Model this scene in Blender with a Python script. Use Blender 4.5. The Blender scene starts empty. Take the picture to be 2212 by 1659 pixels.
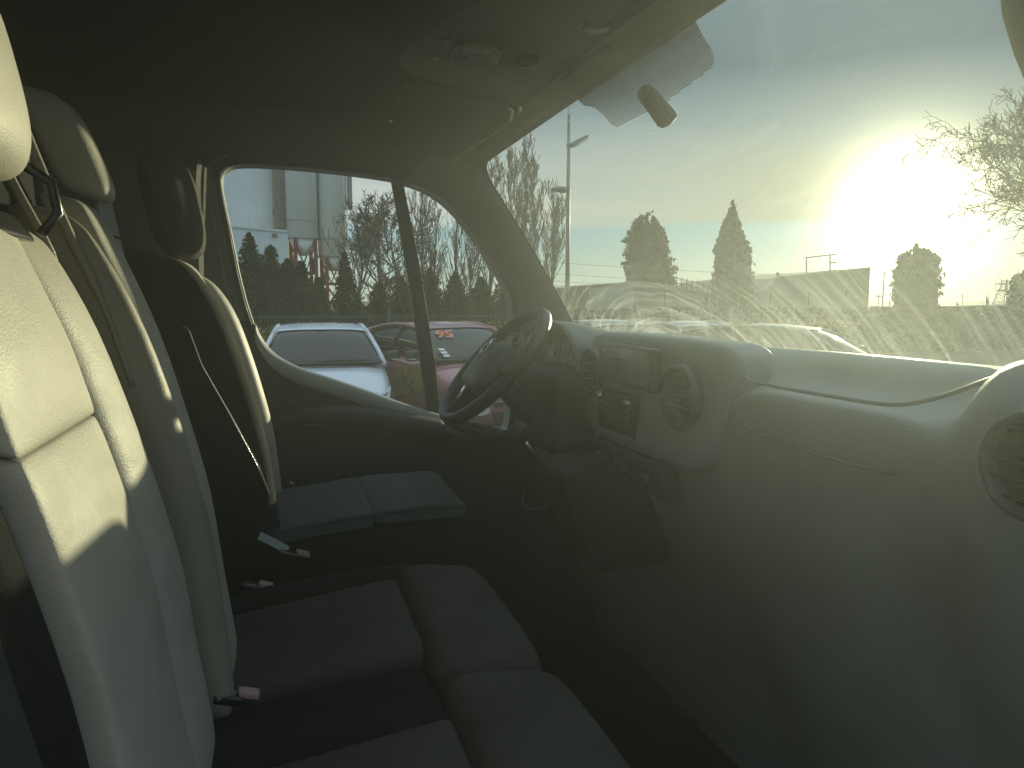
import bpy, bmesh, math, random
from mathutils import Vector, Matrix, noise
R = math.radians
random.seed(7)
S = bpy.context.scene
COL = S.collection

# ------------------------------------------------------------------ camera
FPX, CX, CY = 1600.0, 1106.0, 829.5
YAW, PITCH = R(17.4), R(6.42)
cam_d = bpy.data.cameras.new('camera')
cam = bpy.data.objects.new('camera', cam_d); COL.objects.link(cam)
cam_d.sensor_width = 36; cam_d.lens = 36 * FPX / 2212
cam_d.clip_start = 0.02; cam_d.clip_end = 6000
cam.location = (0, 0, 0); cam.rotation_euler = (R(90) - PITCH, 0, -YAW)
S.camera = cam
_f = Vector((math.sin(YAW) * math.cos(PITCH), math.cos(YAW) * math.cos(PITCH), -math.sin(PITCH)))
_r = Vector((math.cos(YAW), -math.sin(YAW), 0)); _u = _r.cross(_f)
def P(px, py, X=None, Y=None, Z=None, d=None):
    """a point of the place that lies in direction px,py at a known X, Y, Z or distance"""
    v = _f + _r * ((px - CX) / FPX) + _u * ((CY - py) / FPX)
    if Y is not None: k = Y / v.y
    elif X is not None: k = X / v.x
    elif Z is not None: k = Z / v.z
    else: k = d / math.hypot(v.x, v.y)
    return v * k
G = -1.80                                     # ground level (camera is 1.8 m up)

# ------------------------------------------------------------------ light
sun_dir = P(1968, 462, d=1).normalized()
SUN_EL = math.asin(sun_dir.z); SUN_AZ = math.atan2(sun_dir.x, sun_dir.y)
sd = bpy.data.lights.new('sun', 'SUN'); sd.energy = 4.6; sd.angle = R(0.6); sd.color = (1.0, 0.92, 0.57)
sun = bpy.data.objects.new('sun', sd); COL.objects.link(sun)
sun.rotation_euler = (-sun_dir).to_track_quat('-Z', 'Y').to_euler(); sun.location = (0, 0, 30)

W = bpy.data.worlds.new('World'); S.world = W; W.use_nodes = True
nt = W.node_tree; nt.nodes.clear()
def N(t, k, **kw):
    n = t.nodes.new(k)
    for a, b in kw.items(): setattr(n, a, b)
    return n
def math_n(t, op, a, b=None, clamp=False):
    n = N(t, 'ShaderNodeMath', operation=op, use_clamp=clamp)
    for i, x in enumerate((a, b)):
        if x is None: continue
        if isinstance(x, (int, float)): n.inputs[i].default_value = x
        else: t.links.new(x, n.inputs[i])
    return n.outputs[0]
def ramp(t, fac, stops, interp='LINEAR'):
    n = N(t, 'ShaderNodeValToRGB'); cr = n.color_ramp; cr.interpolation = interp
    while len(cr.elements) < len(stops): cr.elements.new(0.5)
    for e, (p, c) in zip(cr.elements, stops):
        e.position = p; e.color = (*c, 1) if len(c) == 3 else c
    t.links.new(fac, n.inputs[0]); return n.outputs[0]
def mixc(t, fac, a, b, bt='MIX'):
    n = N(t, 'ShaderNodeMix', data_type='RGBA', blend_type=bt)
    for s, x in (('Factor', fac), ('A', a), ('B', b)):
        i = [q for q in n.inputs if q.name == s and (q.type == ('VALUE' if s == 'Factor' else 'RGBA'))][0]
        if isinstance(x, (int, float)): i.default_value = x
        elif isinstance(x, tuple): i.default_value = (*x, 1) if len(x) == 3 else x
        else: t.links.new(x, i)
    return [q for q in n.outputs if q.type == 'RGBA'][0]
sky = N(nt, 'ShaderNodeTexSky', sky_type='NISHITA', sun_disc=False)
sky.sun_elevation = SUN_EL; sky.sun_rotation = SUN_AZ
sky.air_density = 1.0; sky.dust_density = 0.7; sky.ozone_density = 1.4
tc = N(nt, 'ShaderNodeTexCoord')
nrm = N(nt, 'ShaderNodeVectorMath', operation='NORMALIZE'); nt.links.new(tc.outputs['Generated'], nrm.inputs[0])
dotn = N(nt, 'ShaderNodeVectorMath', operation='DOT_PRODUCT'); nt.links.new(nrm.outputs[0], dotn.inputs[0]); dotn.inputs[1].default_value = sun_dir
om = math_n(nt, 'SUBTRACT', 1.0, dotn.outputs['Value'])              # about theta^2 / 2
sep = N(nt, 'ShaderNodeSeparateXYZ'); nt.links.new(nrm.outputs[0], sep.inputs[0])
# thin layered winter cloud: stretched noise in the direction projected on a high plane
zc = math_n(nt, 'ADD', math_n(nt, 'MAXIMUM', sep.outputs[2], 0.0), 0.07)
cx = math_n(nt, 'DIVIDE', sep.outputs[0], zc); cy_ = math_n(nt, 'DIVIDE', sep.outputs[1], zc)
cmb = N(nt, 'ShaderNodeCombineXYZ'); nt.links.new(cx, cmb.inputs[0]); nt.links.new(cy_, cmb.inputs[1])
mp = N(nt, 'ShaderNodeMapping'); mp.inputs['Rotation'].default_value = (0, 0, R(28)); mp.inputs['Scale'].default_value = (0.22, 1.0, 1)
nt.links.new(cmb.outputs[0], mp.inputs[0])
cn = N(nt, 'ShaderNodeTexNoise'); cn.inputs['Scale'].default_value = 0.8; cn.inputs['Detail'].default_value = 7; cn.inputs['Roughness'].default_value = 0.55
cn.inputs['Distortion'].default_value = 0.4
nt.links.new(mp.outputs[0], cn.inputs['Vector'])
cov = ramp(nt, cn.outputs[0], [(0.30, (0.35, 0.35, 0.35)), (0.62, (1, 1, 1))])
bandpos = math_n(nt, 'ADD', sep.outputs[2], math_n(nt, 'MULTIPLY', math_n(nt, 'SUBTRACT', cn.outputs[0], 0.5), 0.025))
band = ramp(nt, bandpos, [(0.0, (0.25, 0.25, 0.25)), (0.045, (0.12, 0.12, 0.12)), (0.092, (0.10, 0.10, 0.10)), (0.102, (0.85, 0.85, 0.85)),
                            (0.15, (0.85, 0.85, 0.85)), (0.21, (0.36, 0.36, 0.36)), (0.27, (0.06, 0.06, 0.06)), (0.6, (0.3, 0.3, 0.3))])
cf = math_n(nt, 'MULTIPLY', cov, band, clamp=True)
glow1 = math_n(nt, 'POWER', math_n(nt, 'DIVIDE', 0.0036, math_n(nt, 'ADD', om, 0.0036)), 3.4)
glow2 = math_n(nt, 'POWER', math_n(nt, 'DIVIDE', 0.05, math_n(nt, 'ADD', om, 0.05)), 1.3)
SKY_K = 0.13
base = N(nt, 'ShaderNodeVectorMath', operation='SCALE'); hs = N(nt, 'ShaderNodeHueSaturation'); hs.inputs['Saturation'].default_value = 0.50; nt.links.new(sky.outputs[0], hs.inputs['Color'])
hzn = ramp(nt, sep.outputs[2], [(0.0, (0.06, 0.06, 0.05)), (0.12, (0.035, 0.04, 0.035)), (0.28, (0.010, 0.012, 0.018)), (0.8, (0.3, 0.3, 0.3))])
skt = mixc(nt, 1.0, hs.outputs[0], hzn, 'MULTIPLY')
air = ramp(nt, sep.outputs[2], [(0.0, (0.33, 0.38, 0.28)), (0.045, (0.27, 0.36, 0.32)), (0.095, (0.19, 0.31, 0.34)), (0.2, (0.12, 0.20, 0.26)), (0.28, (0.02, 0.07, 0.13)), (0.42, (0.08, 0.14, 0.19)), (0.6, (0.36, 0.47, 0.56)), (1.0, (0.46, 0.60, 0.70))])
air_s = N(nt, 'ShaderNodeVectorMath', operation='SCALE'); nt.links.new(air, air_s.inputs[0]); air_s.inputs[3].default_value = 10.0
air_a = N(nt, 'ShaderNodeVectorMath', operation='ADD'); nt.links.new(skt, air_a.inputs[0]); nt.links.new(air_s.outputs[0], air_a.inputs[1])
nt.links.new(air_a.outputs[0], base.inputs[0]); base.inputs[3].default_value = 1.0
cloudcol = mixc(nt, glow2, (4.7, 5.0, 4.6), (2.6, 2.2, 1.05))
skyc = mixc(nt, cf, base.outputs[0], cloudcol)
g1 = N(nt, 'ShaderNodeVectorMath', operation='SCALE'); g1.inputs[0].default_value = (75, 70, 45); nt.links.new(glow1, g1.inputs[3])
g2 = N(nt, 'ShaderNodeVectorMath', operation='SCALE'); g2.inputs[0].default_value = (0.3, 0.28, 0.1); nt.links.new(glow2, g2.inputs[3])
a1 = N(nt, 'ShaderNodeVectorMath', operation='ADD'); nt.links.new(skyc, a1.inputs[0]); nt.links.new(g1.outputs[0], a1.inputs[1])
a2 = N(nt, 'ShaderNodeVectorMath', operation='ADD'); nt.links.new(a1.outputs[0], a2.inputs[0]); nt.links.new(g2.outputs[0], a2.inputs[1])
bg = N(nt, 'ShaderNodeBackground'); bg.inputs[1].default_value = SKY_K; nt.links.new(a2.outputs[0], bg.inputs[0])
wo = N(nt, 'ShaderNodeOutputWorld'); nt.links.new(bg.outputs[0], wo.inputs[0])

S.view_settings.view_transform = 'Standard'; S.view_settings.look = 'None'
S.view_settings.exposure = 0.1; S.view_settings.gamma = 1.0; S.view_settings.use_curve_mapping = False
S.cycles.use_denoising = True
S.cycles.max_bounces = 8; S.cycles.transparent_max_bounces = 24; S.cycles.volume_bounces = 2
S.cycles.diffuse_bounces = 4; S.cycles.glossy_bounces = 3; S.cycles.sample_clamp_indirect = 4.0
S.cycles.caustics_reflective = False; S.cycles.caustics_refractive = False

# ------------------------------------------------------------------ materials
def mat(name, col, rough=0.6, bump=0.0, bscale=60, var=0.0, vscale=4, metal=0.0, coat=0.0, spec=0.5, detail=4, dirt=None):
    m = bpy.data.materials.new(name); m.use_nodes = True; t = m.node_tree
    b = t.nodes['Principled BSDF']
    b.inputs['Base Color'].default_value = (*col, 1); b.inputs['Roughness'].default_value = rough
    b.inputs['Metallic'].default_value = metal; b.inputs['Coat Weight'].default_value = coat; b.inputs['Coat Roughness'].default_value = 0.06
    b.inputs['Specular IOR Level'].default_value = spec
    co = N(t, 'ShaderNodeTexCoord').outputs['Object']
    if var:
        n = N(t, 'ShaderNodeTexNoise'); n.inputs['Scale'].default_value = vscale; n.inputs['Detail'].default_value = 6; t.links.new(co, n.inputs[0])
        lo = tuple(c * (1 - var) for c in col); hi = tuple(min(1, c * (1 + var)) for c in col)
        c = ramp(t, n.outputs[0], [(0.3, lo), (0.7, hi)])
        if dirt:
            n2 = N(t, 'ShaderNodeTexNoise'); n2.inputs['Scale'].default_value = vscale * 2.7; n2.inputs['Detail'].default_value = 8; t.links.new(co, n2.inputs[0])
            f = ramp(t, n2.outputs[0], [(0.5, (0, 0, 0)), (0.75, (1, 1, 1))]); c = mixc(t, math_n(t, 'MULTIPLY', f, 0.6), c, dirt)
        t.links.new(c, b.inputs['Base Color'])
        r = ramp(t, n.outputs[0], [(0.3, (rough * 0.85,) * 3), (0.7, (min(1, rough * 1.15),) * 3)]); t.links.new(r, b.inputs['Roughness'])
    if bump:
        n = N(t, 'ShaderNodeTexNoise'); n.inputs['Scale'].default_value = bscale; n.inputs['Detail'].default_value = detail; t.links.new(co, n.inputs[0])
        bp = N(t, 'ShaderNodeBump'); bp.inputs['Strength'].default_value = bump; bp.inputs['Distance'].default_value = 0.004
        t.links.new(n.outputs[0], bp.inputs['Height']); t.links.new(bp.outputs[0], b.inputs['Normal'])
    return m
M = {}
def vinyl(name, col, rough=0.5):
    m = mat(name, col, rough, var=0.10, vscale=9); t = m.node_tree; b = t.nodes['Principled BSDF']
    co = N(t, 'ShaderNodeTexCoord').outputs['Object']
    v = N(t, 'ShaderNodeTexVoronoi'); v.feature = 'SMOOTH_F1'; v.inputs['Scale'].default_value = 420; t.links.new(co, v.inputs['Vector'])
    n = N(t, 'ShaderNodeTexNoise'); n.inputs['Scale'].default_value = 14; n.inputs['Detail'].default_value = 5; t.links.new(co, n.inputs['Vector'])
    h = math_n(t, 'ADD', math_n(t, 'MULTIPLY', v.outputs[0], 0.12), math_n(t, 'MULTIPLY', n.outputs[0], 0.7))
    bp = N(t, 'ShaderNodeBump'); bp.inputs['Strength'].default_value = 0.5; bp.inputs['Distance'].default_value = 0.006
    t.links.new(h, bp.inputs['Height']); t.links.new(bp.outputs[0], b.inputs['Normal'])
    return m
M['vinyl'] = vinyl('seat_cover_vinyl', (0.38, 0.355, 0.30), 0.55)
M['vinyl3'] = vinyl('seat_cover_shaded_brown', (0.24, 0.215, 0.17), 0.55)  # darker copy of the seat vinyl, dimming of grazing sun put into the colour
M['vinyl2'] = vinyl('seat_cover_grey', (0.27, 0.30, 0.315), 0.5)
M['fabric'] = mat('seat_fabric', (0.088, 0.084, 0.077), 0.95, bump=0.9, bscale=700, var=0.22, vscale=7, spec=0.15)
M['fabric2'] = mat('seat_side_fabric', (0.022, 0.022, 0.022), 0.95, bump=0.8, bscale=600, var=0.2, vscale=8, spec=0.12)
M['driverfab'] = mat('driver_cushion_fabric', (0.085, 0.10, 0.105), 0.8, bump=0.7, bscale=600, var=0.15, vscale=7, spec=0.3)
M['driverrest'] = mat('driver_headrest_cloth', (0.085, 0.078, 0.062), 0.9, bump=0.7, bscale=500, var=0.15, vscale=10, spec=0.15)
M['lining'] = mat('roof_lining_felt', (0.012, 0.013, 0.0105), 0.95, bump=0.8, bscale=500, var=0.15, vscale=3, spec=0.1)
M['trim'] = mat('dark_trim_plastic', (0.022, 0.025, 0.025), 0.62, bump=0.5, bscale=550, var=0.15, vscale=5, spec=0.35)
M['trimlight'] = mat('pillar_trim_plastic', (0.085, 0.09, 0.09), 0.7, bump=0.4, bscale=500, var=0.12, vscale=5, spec=0.3)
M['dash'] = mat('dash_plastic', (0.30, 0.33, 0.31), 0.5, bump=0.5, bscale=450, var=0.12, vscale=5, spec=0.4)  # dash colour kept pale to stand in for the glare veil over it
M['black'] = mat('gloss_black', (0.012, 0.012, 0.013), 0.28, spec=0.5)
M['wheel'] = mat('worn_wheel_leather', (0.012, 0.012, 0.012), 0.42, bump=0.3, bscale=300, var=0.3, vscale=18, spec=0.5)
M['hub'] = mat('airbag_plastic', (0.045, 0.052, 0.055), 0.42, bump=0.35, bscale=500, var=0.1, vscale=8)
M['chrome'] = mat('satin_chrome', (0.6, 0.6, 0.58), 0.22, metal=1.0)
M['rubber'] = mat('rubber_seal', (0.012, 0.012, 0.012), 0.7, var=0.2, vscale=20)
M['belt'] = mat('belt_webbing', (0.15, 0.14, 0.11), 0.7, bump=0.8, bscale=900, var=0.1, vscale=30)
M['red'] = mat('buckle_button', (0.42, 0.24, 0.25), 0.45, var=0.1, vscale=20)
M['screen'] = mat('screen_glass', (0.035, 0.045, 0.05), 0.12, var=0.2, vscale=10)
M['lampglass'] = mat('lamp_lens', (0.13, 0.135, 0.125), 0.25, var=0.1, vscale=30)
M['mat_floor'] = mat('floor_mat_rubber', (0.02, 0.02, 0.018), 0.85, bump=0.6, bscale=150, var=0.3, vscale=6)

# dirty glass of the windscreen
def glass(name, film, streaks, tint=(0.90, 0.95, 0.93), pivots=()):
    m = bpy.data.materials.new(name); m.use_nodes = True; t = m.node_tree; t.nodes.clear()
    out = N(t, 'ShaderNodeOutputMaterial')
    tr = N(t, 'ShaderNodeBsdfTransparent'); tr.inputs[0].default_value = (*tint, 1)
    tl = N(t, 'ShaderNodeBsdfTranslucent'); tl.inputs[0].default_value = (0.80, 0.82, 0.74, 1)
    gl = N(t, 'ShaderNodeBsdfGlossy'); gl.inputs['Roughness'].default_value = 0.02
    fr = N(t, 'ShaderNodeFresnel'); fr.inputs[0].default_value = 1.35
    co = N(t, 'ShaderNodeTexCoord').outputs['Object']
    def nz(scale, detail=5, vec=co, dist=0.0, rough=0.6):
        n = N(t, 'ShaderNodeTexNoise'); n.inputs['Scale'].default_value = scale; n.inputs['Detail'].default_value = detail
        n.inputs['Distortion'].default_value = dist; n.inputs['Roughness'].default_value = rough; t.links.new(vec, n.inputs['Vector']); return n.outputs[0]
    sp = N(t, 'ShaderNodeSeparateXYZ'); t.links.new(co, sp.inputs[0])
    dirt = ramp(t, nz(3.0, 8), [(0.35, (0.35,) * 3), (0.75, (1,) * 3)])
    fac = math_n(t, 'MULTIPLY', dirt, film)
    # specks
    v = N(t, 'ShaderNodeTexVoronoi'); v.inputs['Scale'].default_value = 70; t.links.new(co, v.inputs['Vector'])
    dens = nz(2.3, 3)
    thr = math_n(t, 'MULTIPLY', ramp(t, dens, [(0.42, (0, 0, 0)), (0.72, (1, 1, 1))]), 0.22)
    spk = math_n(t, 'LESS_THAN', v.outputs['Distance'], thr)
    vs = N(t, 'ShaderNodeSeparateColor'); t.links.new(v.outputs['Color'], vs.inputs[0])
    spk = math_n(t, 'MULTIPLY', spk, math_n(t, 'GREATER_THAN', vs.outputs[0], 0.86))
    fac = math_n(t, 'ADD', fac, math_n(t, 'MULTIPLY', spk, 0.30 * streaks + 0.05))
    if pivots:
        for (py, pz, z0, z1, k, sc) in pivots:
            dy = math_n(t, 'SUBTRACT', sp.outputs[1], py); dz = math_n(t, 'MULTIPLY', math_n(t, 'SUBTRACT', sp.outputs[2], pz), 1.35)
            rr = math_n(t, 'SQRT', math_n(t, 'ADD', math_n(t, 'MULTIPLY', dy, dy), math_n(t, 'MULTIPLY', dz, dz)))
            an = math_n(t, 'ARCTAN2', dz, dy)
            rr = math_n(t, 'ADD', rr, math_n(t, 'MULTIPLY', nz(5.0, 3), 0.05))
            cb = N(t, 'ShaderNodeCombineXYZ'); t.links.new(math_n(t, 'MULTIPLY', rr, sc), cb.inputs[0]); t.links.new(math_n(t, 'MULTIPLY', an, 1.3), cb.inputs[1])
            st = nz(1.0, 7, cb.outputs[0], 0.25, 0.62)
            st = ramp(t, st, [(0.47, (0, 0, 0)), (0.60, (0.5, 0.5, 0.5)), (0.78, (1, 1, 1))])
            zz = math_n(t, 'DIVIDE', math_n(t, 'SUBTRACT', math_n(t, 'ADD', sp.outputs[2], math_n(t, 'MULTIPLY', nz(6, 4), 0.10)), z0 + 0.05), z1 - z0)
            msk = ramp(t, zz, [(0.0, (1, 1, 1)), (0.55, (0.6, 0.6, 0.6)), (1.0, (0, 0, 0))], 'EASE')
            fac = math_n(t, 'ADD', fac, math_n(t, 'MULTIPLY', math_n(t, 'MULTIPLY', st, msk), k * streaks))
        sw = ramp(t, nz(5.5, 9, co, 2.2, 0.7), [(0.45, (0, 0, 0)), (0.8, (1, 1, 1))])
        zz = math_n(t, 'DIVIDE', math_n(t, 'ADD', sp.outputs[2], 0.16), 0.22)
        fac = math_n(t, 'ADD', fac, math_n(t, 'MULTIPLY', math_n(t, 'MULTIPLY', sw, ramp(t, zz, [(0, (1, 1, 1)), (1, (0, 0, 0))])), 0.22 * streaks))
    fac = math_n(t, 'MINIMUM', fac, 0.85)
    m1 = N(t, 'ShaderNodeMixShader'); t.links.new(fac, m1.inputs[0]); t.links.new(tr.outputs[0], m1.inputs[1]); t.links.new(tl.outputs[0], m1.inputs[2])
    m2 = N(t, 'ShaderNodeMixShader'); t.links.new(math_n(t, 'MULTIPLY', fr.outputs[0], 0.10), m2.inputs[0]); t.links.new(m1.outputs[0], m2.inputs[1]); t.links.new(gl.outputs[0], m2.inputs[2])
    t.links.new(m2.outputs[0], out.inputs[0]); return m
M['windscreen'] = glass('dirty_windscreen', 0.018, 1.0, pivots=((1.95, -0.22, -0.16, 0.13, 0.48, 50), (1.05, -0.30, -0.16, 0.06, 0.16, 85), (0.55, -0.55, -0.16, 0.0, 0.07, 75)))
M['sideglass'] = glass('side_window_glass', 0.014, 0.12, tint=(0.93, 0.97, 1.0))

# ------------------------------------------------------------------ mesh helpers
def link(o, parent=None, label=None, cat=None, group=None, kind=None):
    COL.objects.link(o)
    if parent: o.parent = parent
    for k, v in (('label', label), ('category', cat), ('group', group), ('kind', kind)):
        if v: o[k] = v
    return o
def empty(name, loc=(0, 0, 0), parent=None, rz=0, **kw):
    o = bpy.data.objects.new(name, None); o.empty_display_size = 0.1; o.location = loc; o.rotation_euler = (0, 0, rz)
    return link(o, parent, **kw)
def obj(name, vf, m, parent=None, smooth=True, sub=0, bev=0.0, solid=0.0, **kw):
    v, f = vf
    me = bpy.data.meshes.new(name); me.from_pydata([tuple(p) for p in v], [], f); me.update()
    bm = bmesh.new(); bm.from_mesh(me); bmesh.ops.recalc_face_normals(bm, faces=bm.faces); bm.to_mesh(me); bm.free()
    if isinstance(m, str): m = M[m]
    me.materials.append(m)
    if smooth:
        for p in me.polygons: p.use_smooth = True
    o = bpy.data.objects.new(name, me); link(o, parent, **kw)
    if solid:
        s = o.modifiers.new('s', 'SOLIDIFY'); s.thickness = solid; s.offset = 0
    if bev:
        b = o.modifiers.new('b', 'BEVEL'); b.width = bev; b.segments = 3; b.limit_method = 'ANGLE'; b.angle_limit = R(40)
        b.harden_normals = False
    if sub:
        s = o.modifiers.new('u', 'SUBSURF'); s.levels = s.render_levels = sub
    return o
def join(*vfs):
    V, F = [], []
    for v, f in vfs:
        k = len(V); V += [tuple(p) for p in v]; F += [tuple(i + k for i in q) for q in f]
    return V, F
def xf(vf, mtx): return [mtx @ Vector(p) for p in vf[0]], vf[1]
def box(c, s, rot=None):
    v = [Vector((x * s[0] / 2, y * s[1] / 2, z * s[2] / 2)) for x in (-1, 1) for y in (-1, 1) for z in (-1, 1)]
    if rot: v = [rot @ p for p in v]
    v = [p + Vector(c) for p in v]
    return v, [(0, 1, 3, 2), (4, 6, 7, 5), (0, 4, 5, 1), (2, 3, 7, 6), (0, 2, 6, 4), (1, 5, 7, 3)]
def grid(rows, closed_u=False):
    n = len(rows); k = len(rows[0]); V = [p for r in rows for p in r]; F = []
    for i in range(n - 1):
        for j in range(k if closed_u else k - 1):
            a = i * k + j; b = i * k + (j + 1) % k
            F.append((a, b, b + k, a + k))
    return V, F
def loft(rows):                               # closed rings with caps
    V, F = grid(rows, True); k = len(rows[0])
    F += [tuple(range(k))[::-1], tuple(range(len(V) - k, len(V)))]
    return V, F
def tube(path, r, n=8, closed=False, flat=None):
    path = [Vector(p) for p in path]; rows = []; L = len(path); up = Vector((0.01, 0.02, 1))
    prev = None
    for i, p in enumerate(path):
        a = path[(i - 1) % L] if (closed or i > 0) else p; b = path[(i + 1) % L] if (closed or i < L - 1) else p
        t = (b - a).normalized()
        if prev is None: s = t.cross(up).normalized() if abs(t.dot(up.normalized())) < 0.98 else t.cross(Vector((1, 0, 0))).normalized()
        else: s = (prev - t * prev.dot(t)).normalized()
        prev = s; w = t.cross(s)
        rr = r[i] if isinstance(r, (list, tuple)) else r
        fx, fy = flat or (1, 1)
        rows.append([p + s * (math.cos(2 * math.pi * j / n) * rr * fx) + w * (math.sin(2 * math.pi * j / n) * rr * fy) for j in range(n)])
    if closed:
        V, F = grid(rows + [rows[0]], True); V = V[:-n]
        F = [tuple(i % (L * n) for i in f) for f in F]; return V, F
    return loft(rows)
def lathe(prof, n=24, mtx=None):              # profile (r, z)
    rows = [[Vector((r * math.cos(2 * math.pi * j / n), r * math.sin(2 * math.pi * j / n), z)) for j in range(n)] for r, z in prof]
    vf = loft(rows)
    return xf(vf, mtx) if mtx else vf
def prism(poly, dvec):                        # poly: 3-D points, extruded
    k = len(poly); d = Vector(dvec); V = [Vector(p) for p in poly] + [Vector(p) + d for p in poly]
    return V, [tuple(range(k))[::-1], tuple(range(k, 2 * k))] + [(i, (i + 1) % k, (i + 1) % k + k, i + k) for i in range(k)]
def axis_m(loc, direction, roll=0):
    q = Vector(direction).to_track_quat('Z', 'Y').to_matrix().to_4x4()
    return Matrix.Translation(Vector(loc)) @ q @ Matrix.Rotation(roll, 4, 'Z')
def pillow(fn, r=0.3, n=9):
    """a rounded block in [-1,1]^3 carried over by fn"""
    ts = [math.sin((i / (n - 1) * 2 - 1) * math.pi / 2 * 0.93) / math.sin(math.pi / 2 * 0.93) for i in range(n)]
    idx = {}; V = []; F = []
    rr = (r, r, r) if not isinstance(r, tuple) else r
    def vid(a, b, c):
        key = (a, b, c)
        if key not in idx:
            p = [ts[a], ts[b], ts[c]]; q = [max(-1 + rr[k], min(1 - rr[k], p[k])) for k in range(3)]
            d = [(p[k] - q[k]) / rr[k] if rr[k] > 0 else 0 for k in range(3)]
            m = max(abs(x) for x in d); l = math.sqrt(sum(x * x for x in d))
            if l > 1e-6: d = [x * m / l for x in d]
            p = [q[k] + d[k] * rr[k] for k in range(3)]
            idx[key] = len(V); V.append(Vector(fn(*p)))
        return idx[key]
    e = n - 1
    for i in range(e):
        for j in range(e):
            for k in (0, e):
                F.append((vid(i, j, k), vid(i + 1, j, k), vid(i + 1, j + 1, k), vid(i, j + 1, k)))
                F.append((vid(i, k, j), vid(i + 1, k, j), vid(i + 1, k, j + 1), vid(i, k, j + 1)))
                F.append((vid(k, i, j), vid(k, i + 1, j), vid(k, i + 1, j + 1), vid(k, i, j + 1)))
    return V, F
def interp(tab, x):
    tab = sorted(tab)
    if x <= tab[0][0]: 
        (a, b), (c, d) = tab[0], tab[1]
    elif x >= tab[-1][0]: (a, b), (c, d) = tab[-2], tab[-1]
    else:
        for (a, b), (c, d) in zip(tab, tab[1:]):
            if a <= x <= c: break
    return b + (d - b) * (x - a) / (c - a)
def resample(pts, n, closed=False):
    pts = [Vector(p) for p in pts]
    if closed: pts = pts + [pts[0]]
    L = [0]
    for a, b in zip(pts, pts[1:]): L.append(L[-1] + (b - a).length)
    out = []
    m = n if closed else n - 1
    for i in range(n):
        s = L[-1] * i / m
        for k in range(len(pts) - 1):
            if s <= L[k + 1] + 1e-9: break
        f = (s - L[k]) / max(1e-9, L[k + 1] - L[k]); out.append(pts[k].lerp(pts[k + 1], min(1, f)))
    return out
def catmull(pts, n=6):
    pts = [Vector(p) for p in pts]; out = []
    for i in range(len(pts) - 1):
        p0 = pts[max(0, i - 1)]; p1 = pts[i]; p2 = pts[i + 1]; p3 = pts[min(len(pts) - 1, i + 2)]
        for k in range(n):
            t = k / n; out.append(0.5 * ((2 * p1) + (p2 - p0) * t + (2 * p0 - 5 * p1 + 4 * p2 - p3) * t * t + (3 * p1 - p0 - 3 * p2 + p3) * t ** 3))
    out.append(pts[-1]); return out
def strip(A, B, k=4, bulge=(0, 0, 0), n=24):
    A = resample(A, n); B = resample(B, n); bl = Vector(bulge); rows = []
    for i in range(k + 1):
        t = i / k; rows.append([a.lerp(b, t) + bl * (4 * t * (1 - t)) for a, b in zip(A, B)])
    return grid(rows)
def copy_tree(o, parent=None):
    c = o.copy(); COL.objects.link(c); c.parent = parent
    for ch in [q for q in CH.get(o.name, [])]: copy_tree(ch, c)
    return c
CH = {}
def index_children(root):
    CH.clear()
    for o in bpy.data.objects:
        if o.parent: CH.setdefault(o.parent.name, []).append(o)

# ================================================================== THE VAN CAB
van = empty('van', (0, 0, 0), label='van cab with pale covered seats, steering wheel, grey dashboard and dirty windscreen', cat='van')
YL = 2.42                                     # inner face of the far door
# ---- windscreen surface
def WS(t, v):
    s = 2 * t - 1; k = 1 - s * s
    y = 2.34 + (0.47 - 2.34) * t
    top = Vector((0.605 + 0.06 * k, y + 0.0, 0.435 + 0.055 * k)); bot = Vector((1.00 + 0.24 * k, y + (-0.03 if t > .5 else 0.03) * abs(s), -0.20))
    p = top.lerp(bot, v); p.x += 0.035 * 4 * v * (1 - v) * (0.4 + 0.6 * k); return p
obj('windscreen', grid([[WS(-0.02 + 1.04 * i / 28, -0.03 + 1.05 * j / 14) for i in range(29)] for j in range(15)]), 'windscreen', van)
def rrect(n, r, x0=0.0, x1=1.0, y0=0.0, y1=1.0):
    out = []
    for (cx_, cy2, a0) in ((x1 - r, y0 + r * 2.6, -90), (x1 - r, y1 - r * 2, 0), (x0 + r, y1 - r * 2, 90), (x0 + r, y0 + r * 2.6, 180)):
        ry = r * (2.6 if a0 in (-90, 180) else 2)
        for k in range(n):
            a = R(a0 + 90 * k / (n - 1)); out.append((cx_ + r * math.cos(a), cy2 + ry * math.sin(a)))
    return out
inn = rrect(8, 0.035, 0.022, 0.985, 0.03, 0.985); outr = rrect(8, 0.03, -0.035, 1.04, -0.05, 1.06)
def dens(l):
    o = []
    for i in range(len(l)):
        a = l[i]; b = l[(i + 1) % len(l)]; L = math.hypot(b[0] - a[0], b[1] - a[1]); m = 10 if L > 0.2 else 1
        for k in range(m): o.append((a[0] + (b[0] - a[0]) * k / m, a[1] + (b[1] - a[1]) * k / m))
    return o
inn = dens(inn); outr = dens(outr)
off = Vector((-0.006, 0, -0.004))
obj('windscreen_surround', grid([[WS(*p) + off for p in inn] + [WS(*inn[0]) + off], [WS(*p) + off for p in outr] + [WS(*outr[0]) + off]]), 'rubber', van, solid=0.006)
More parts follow.
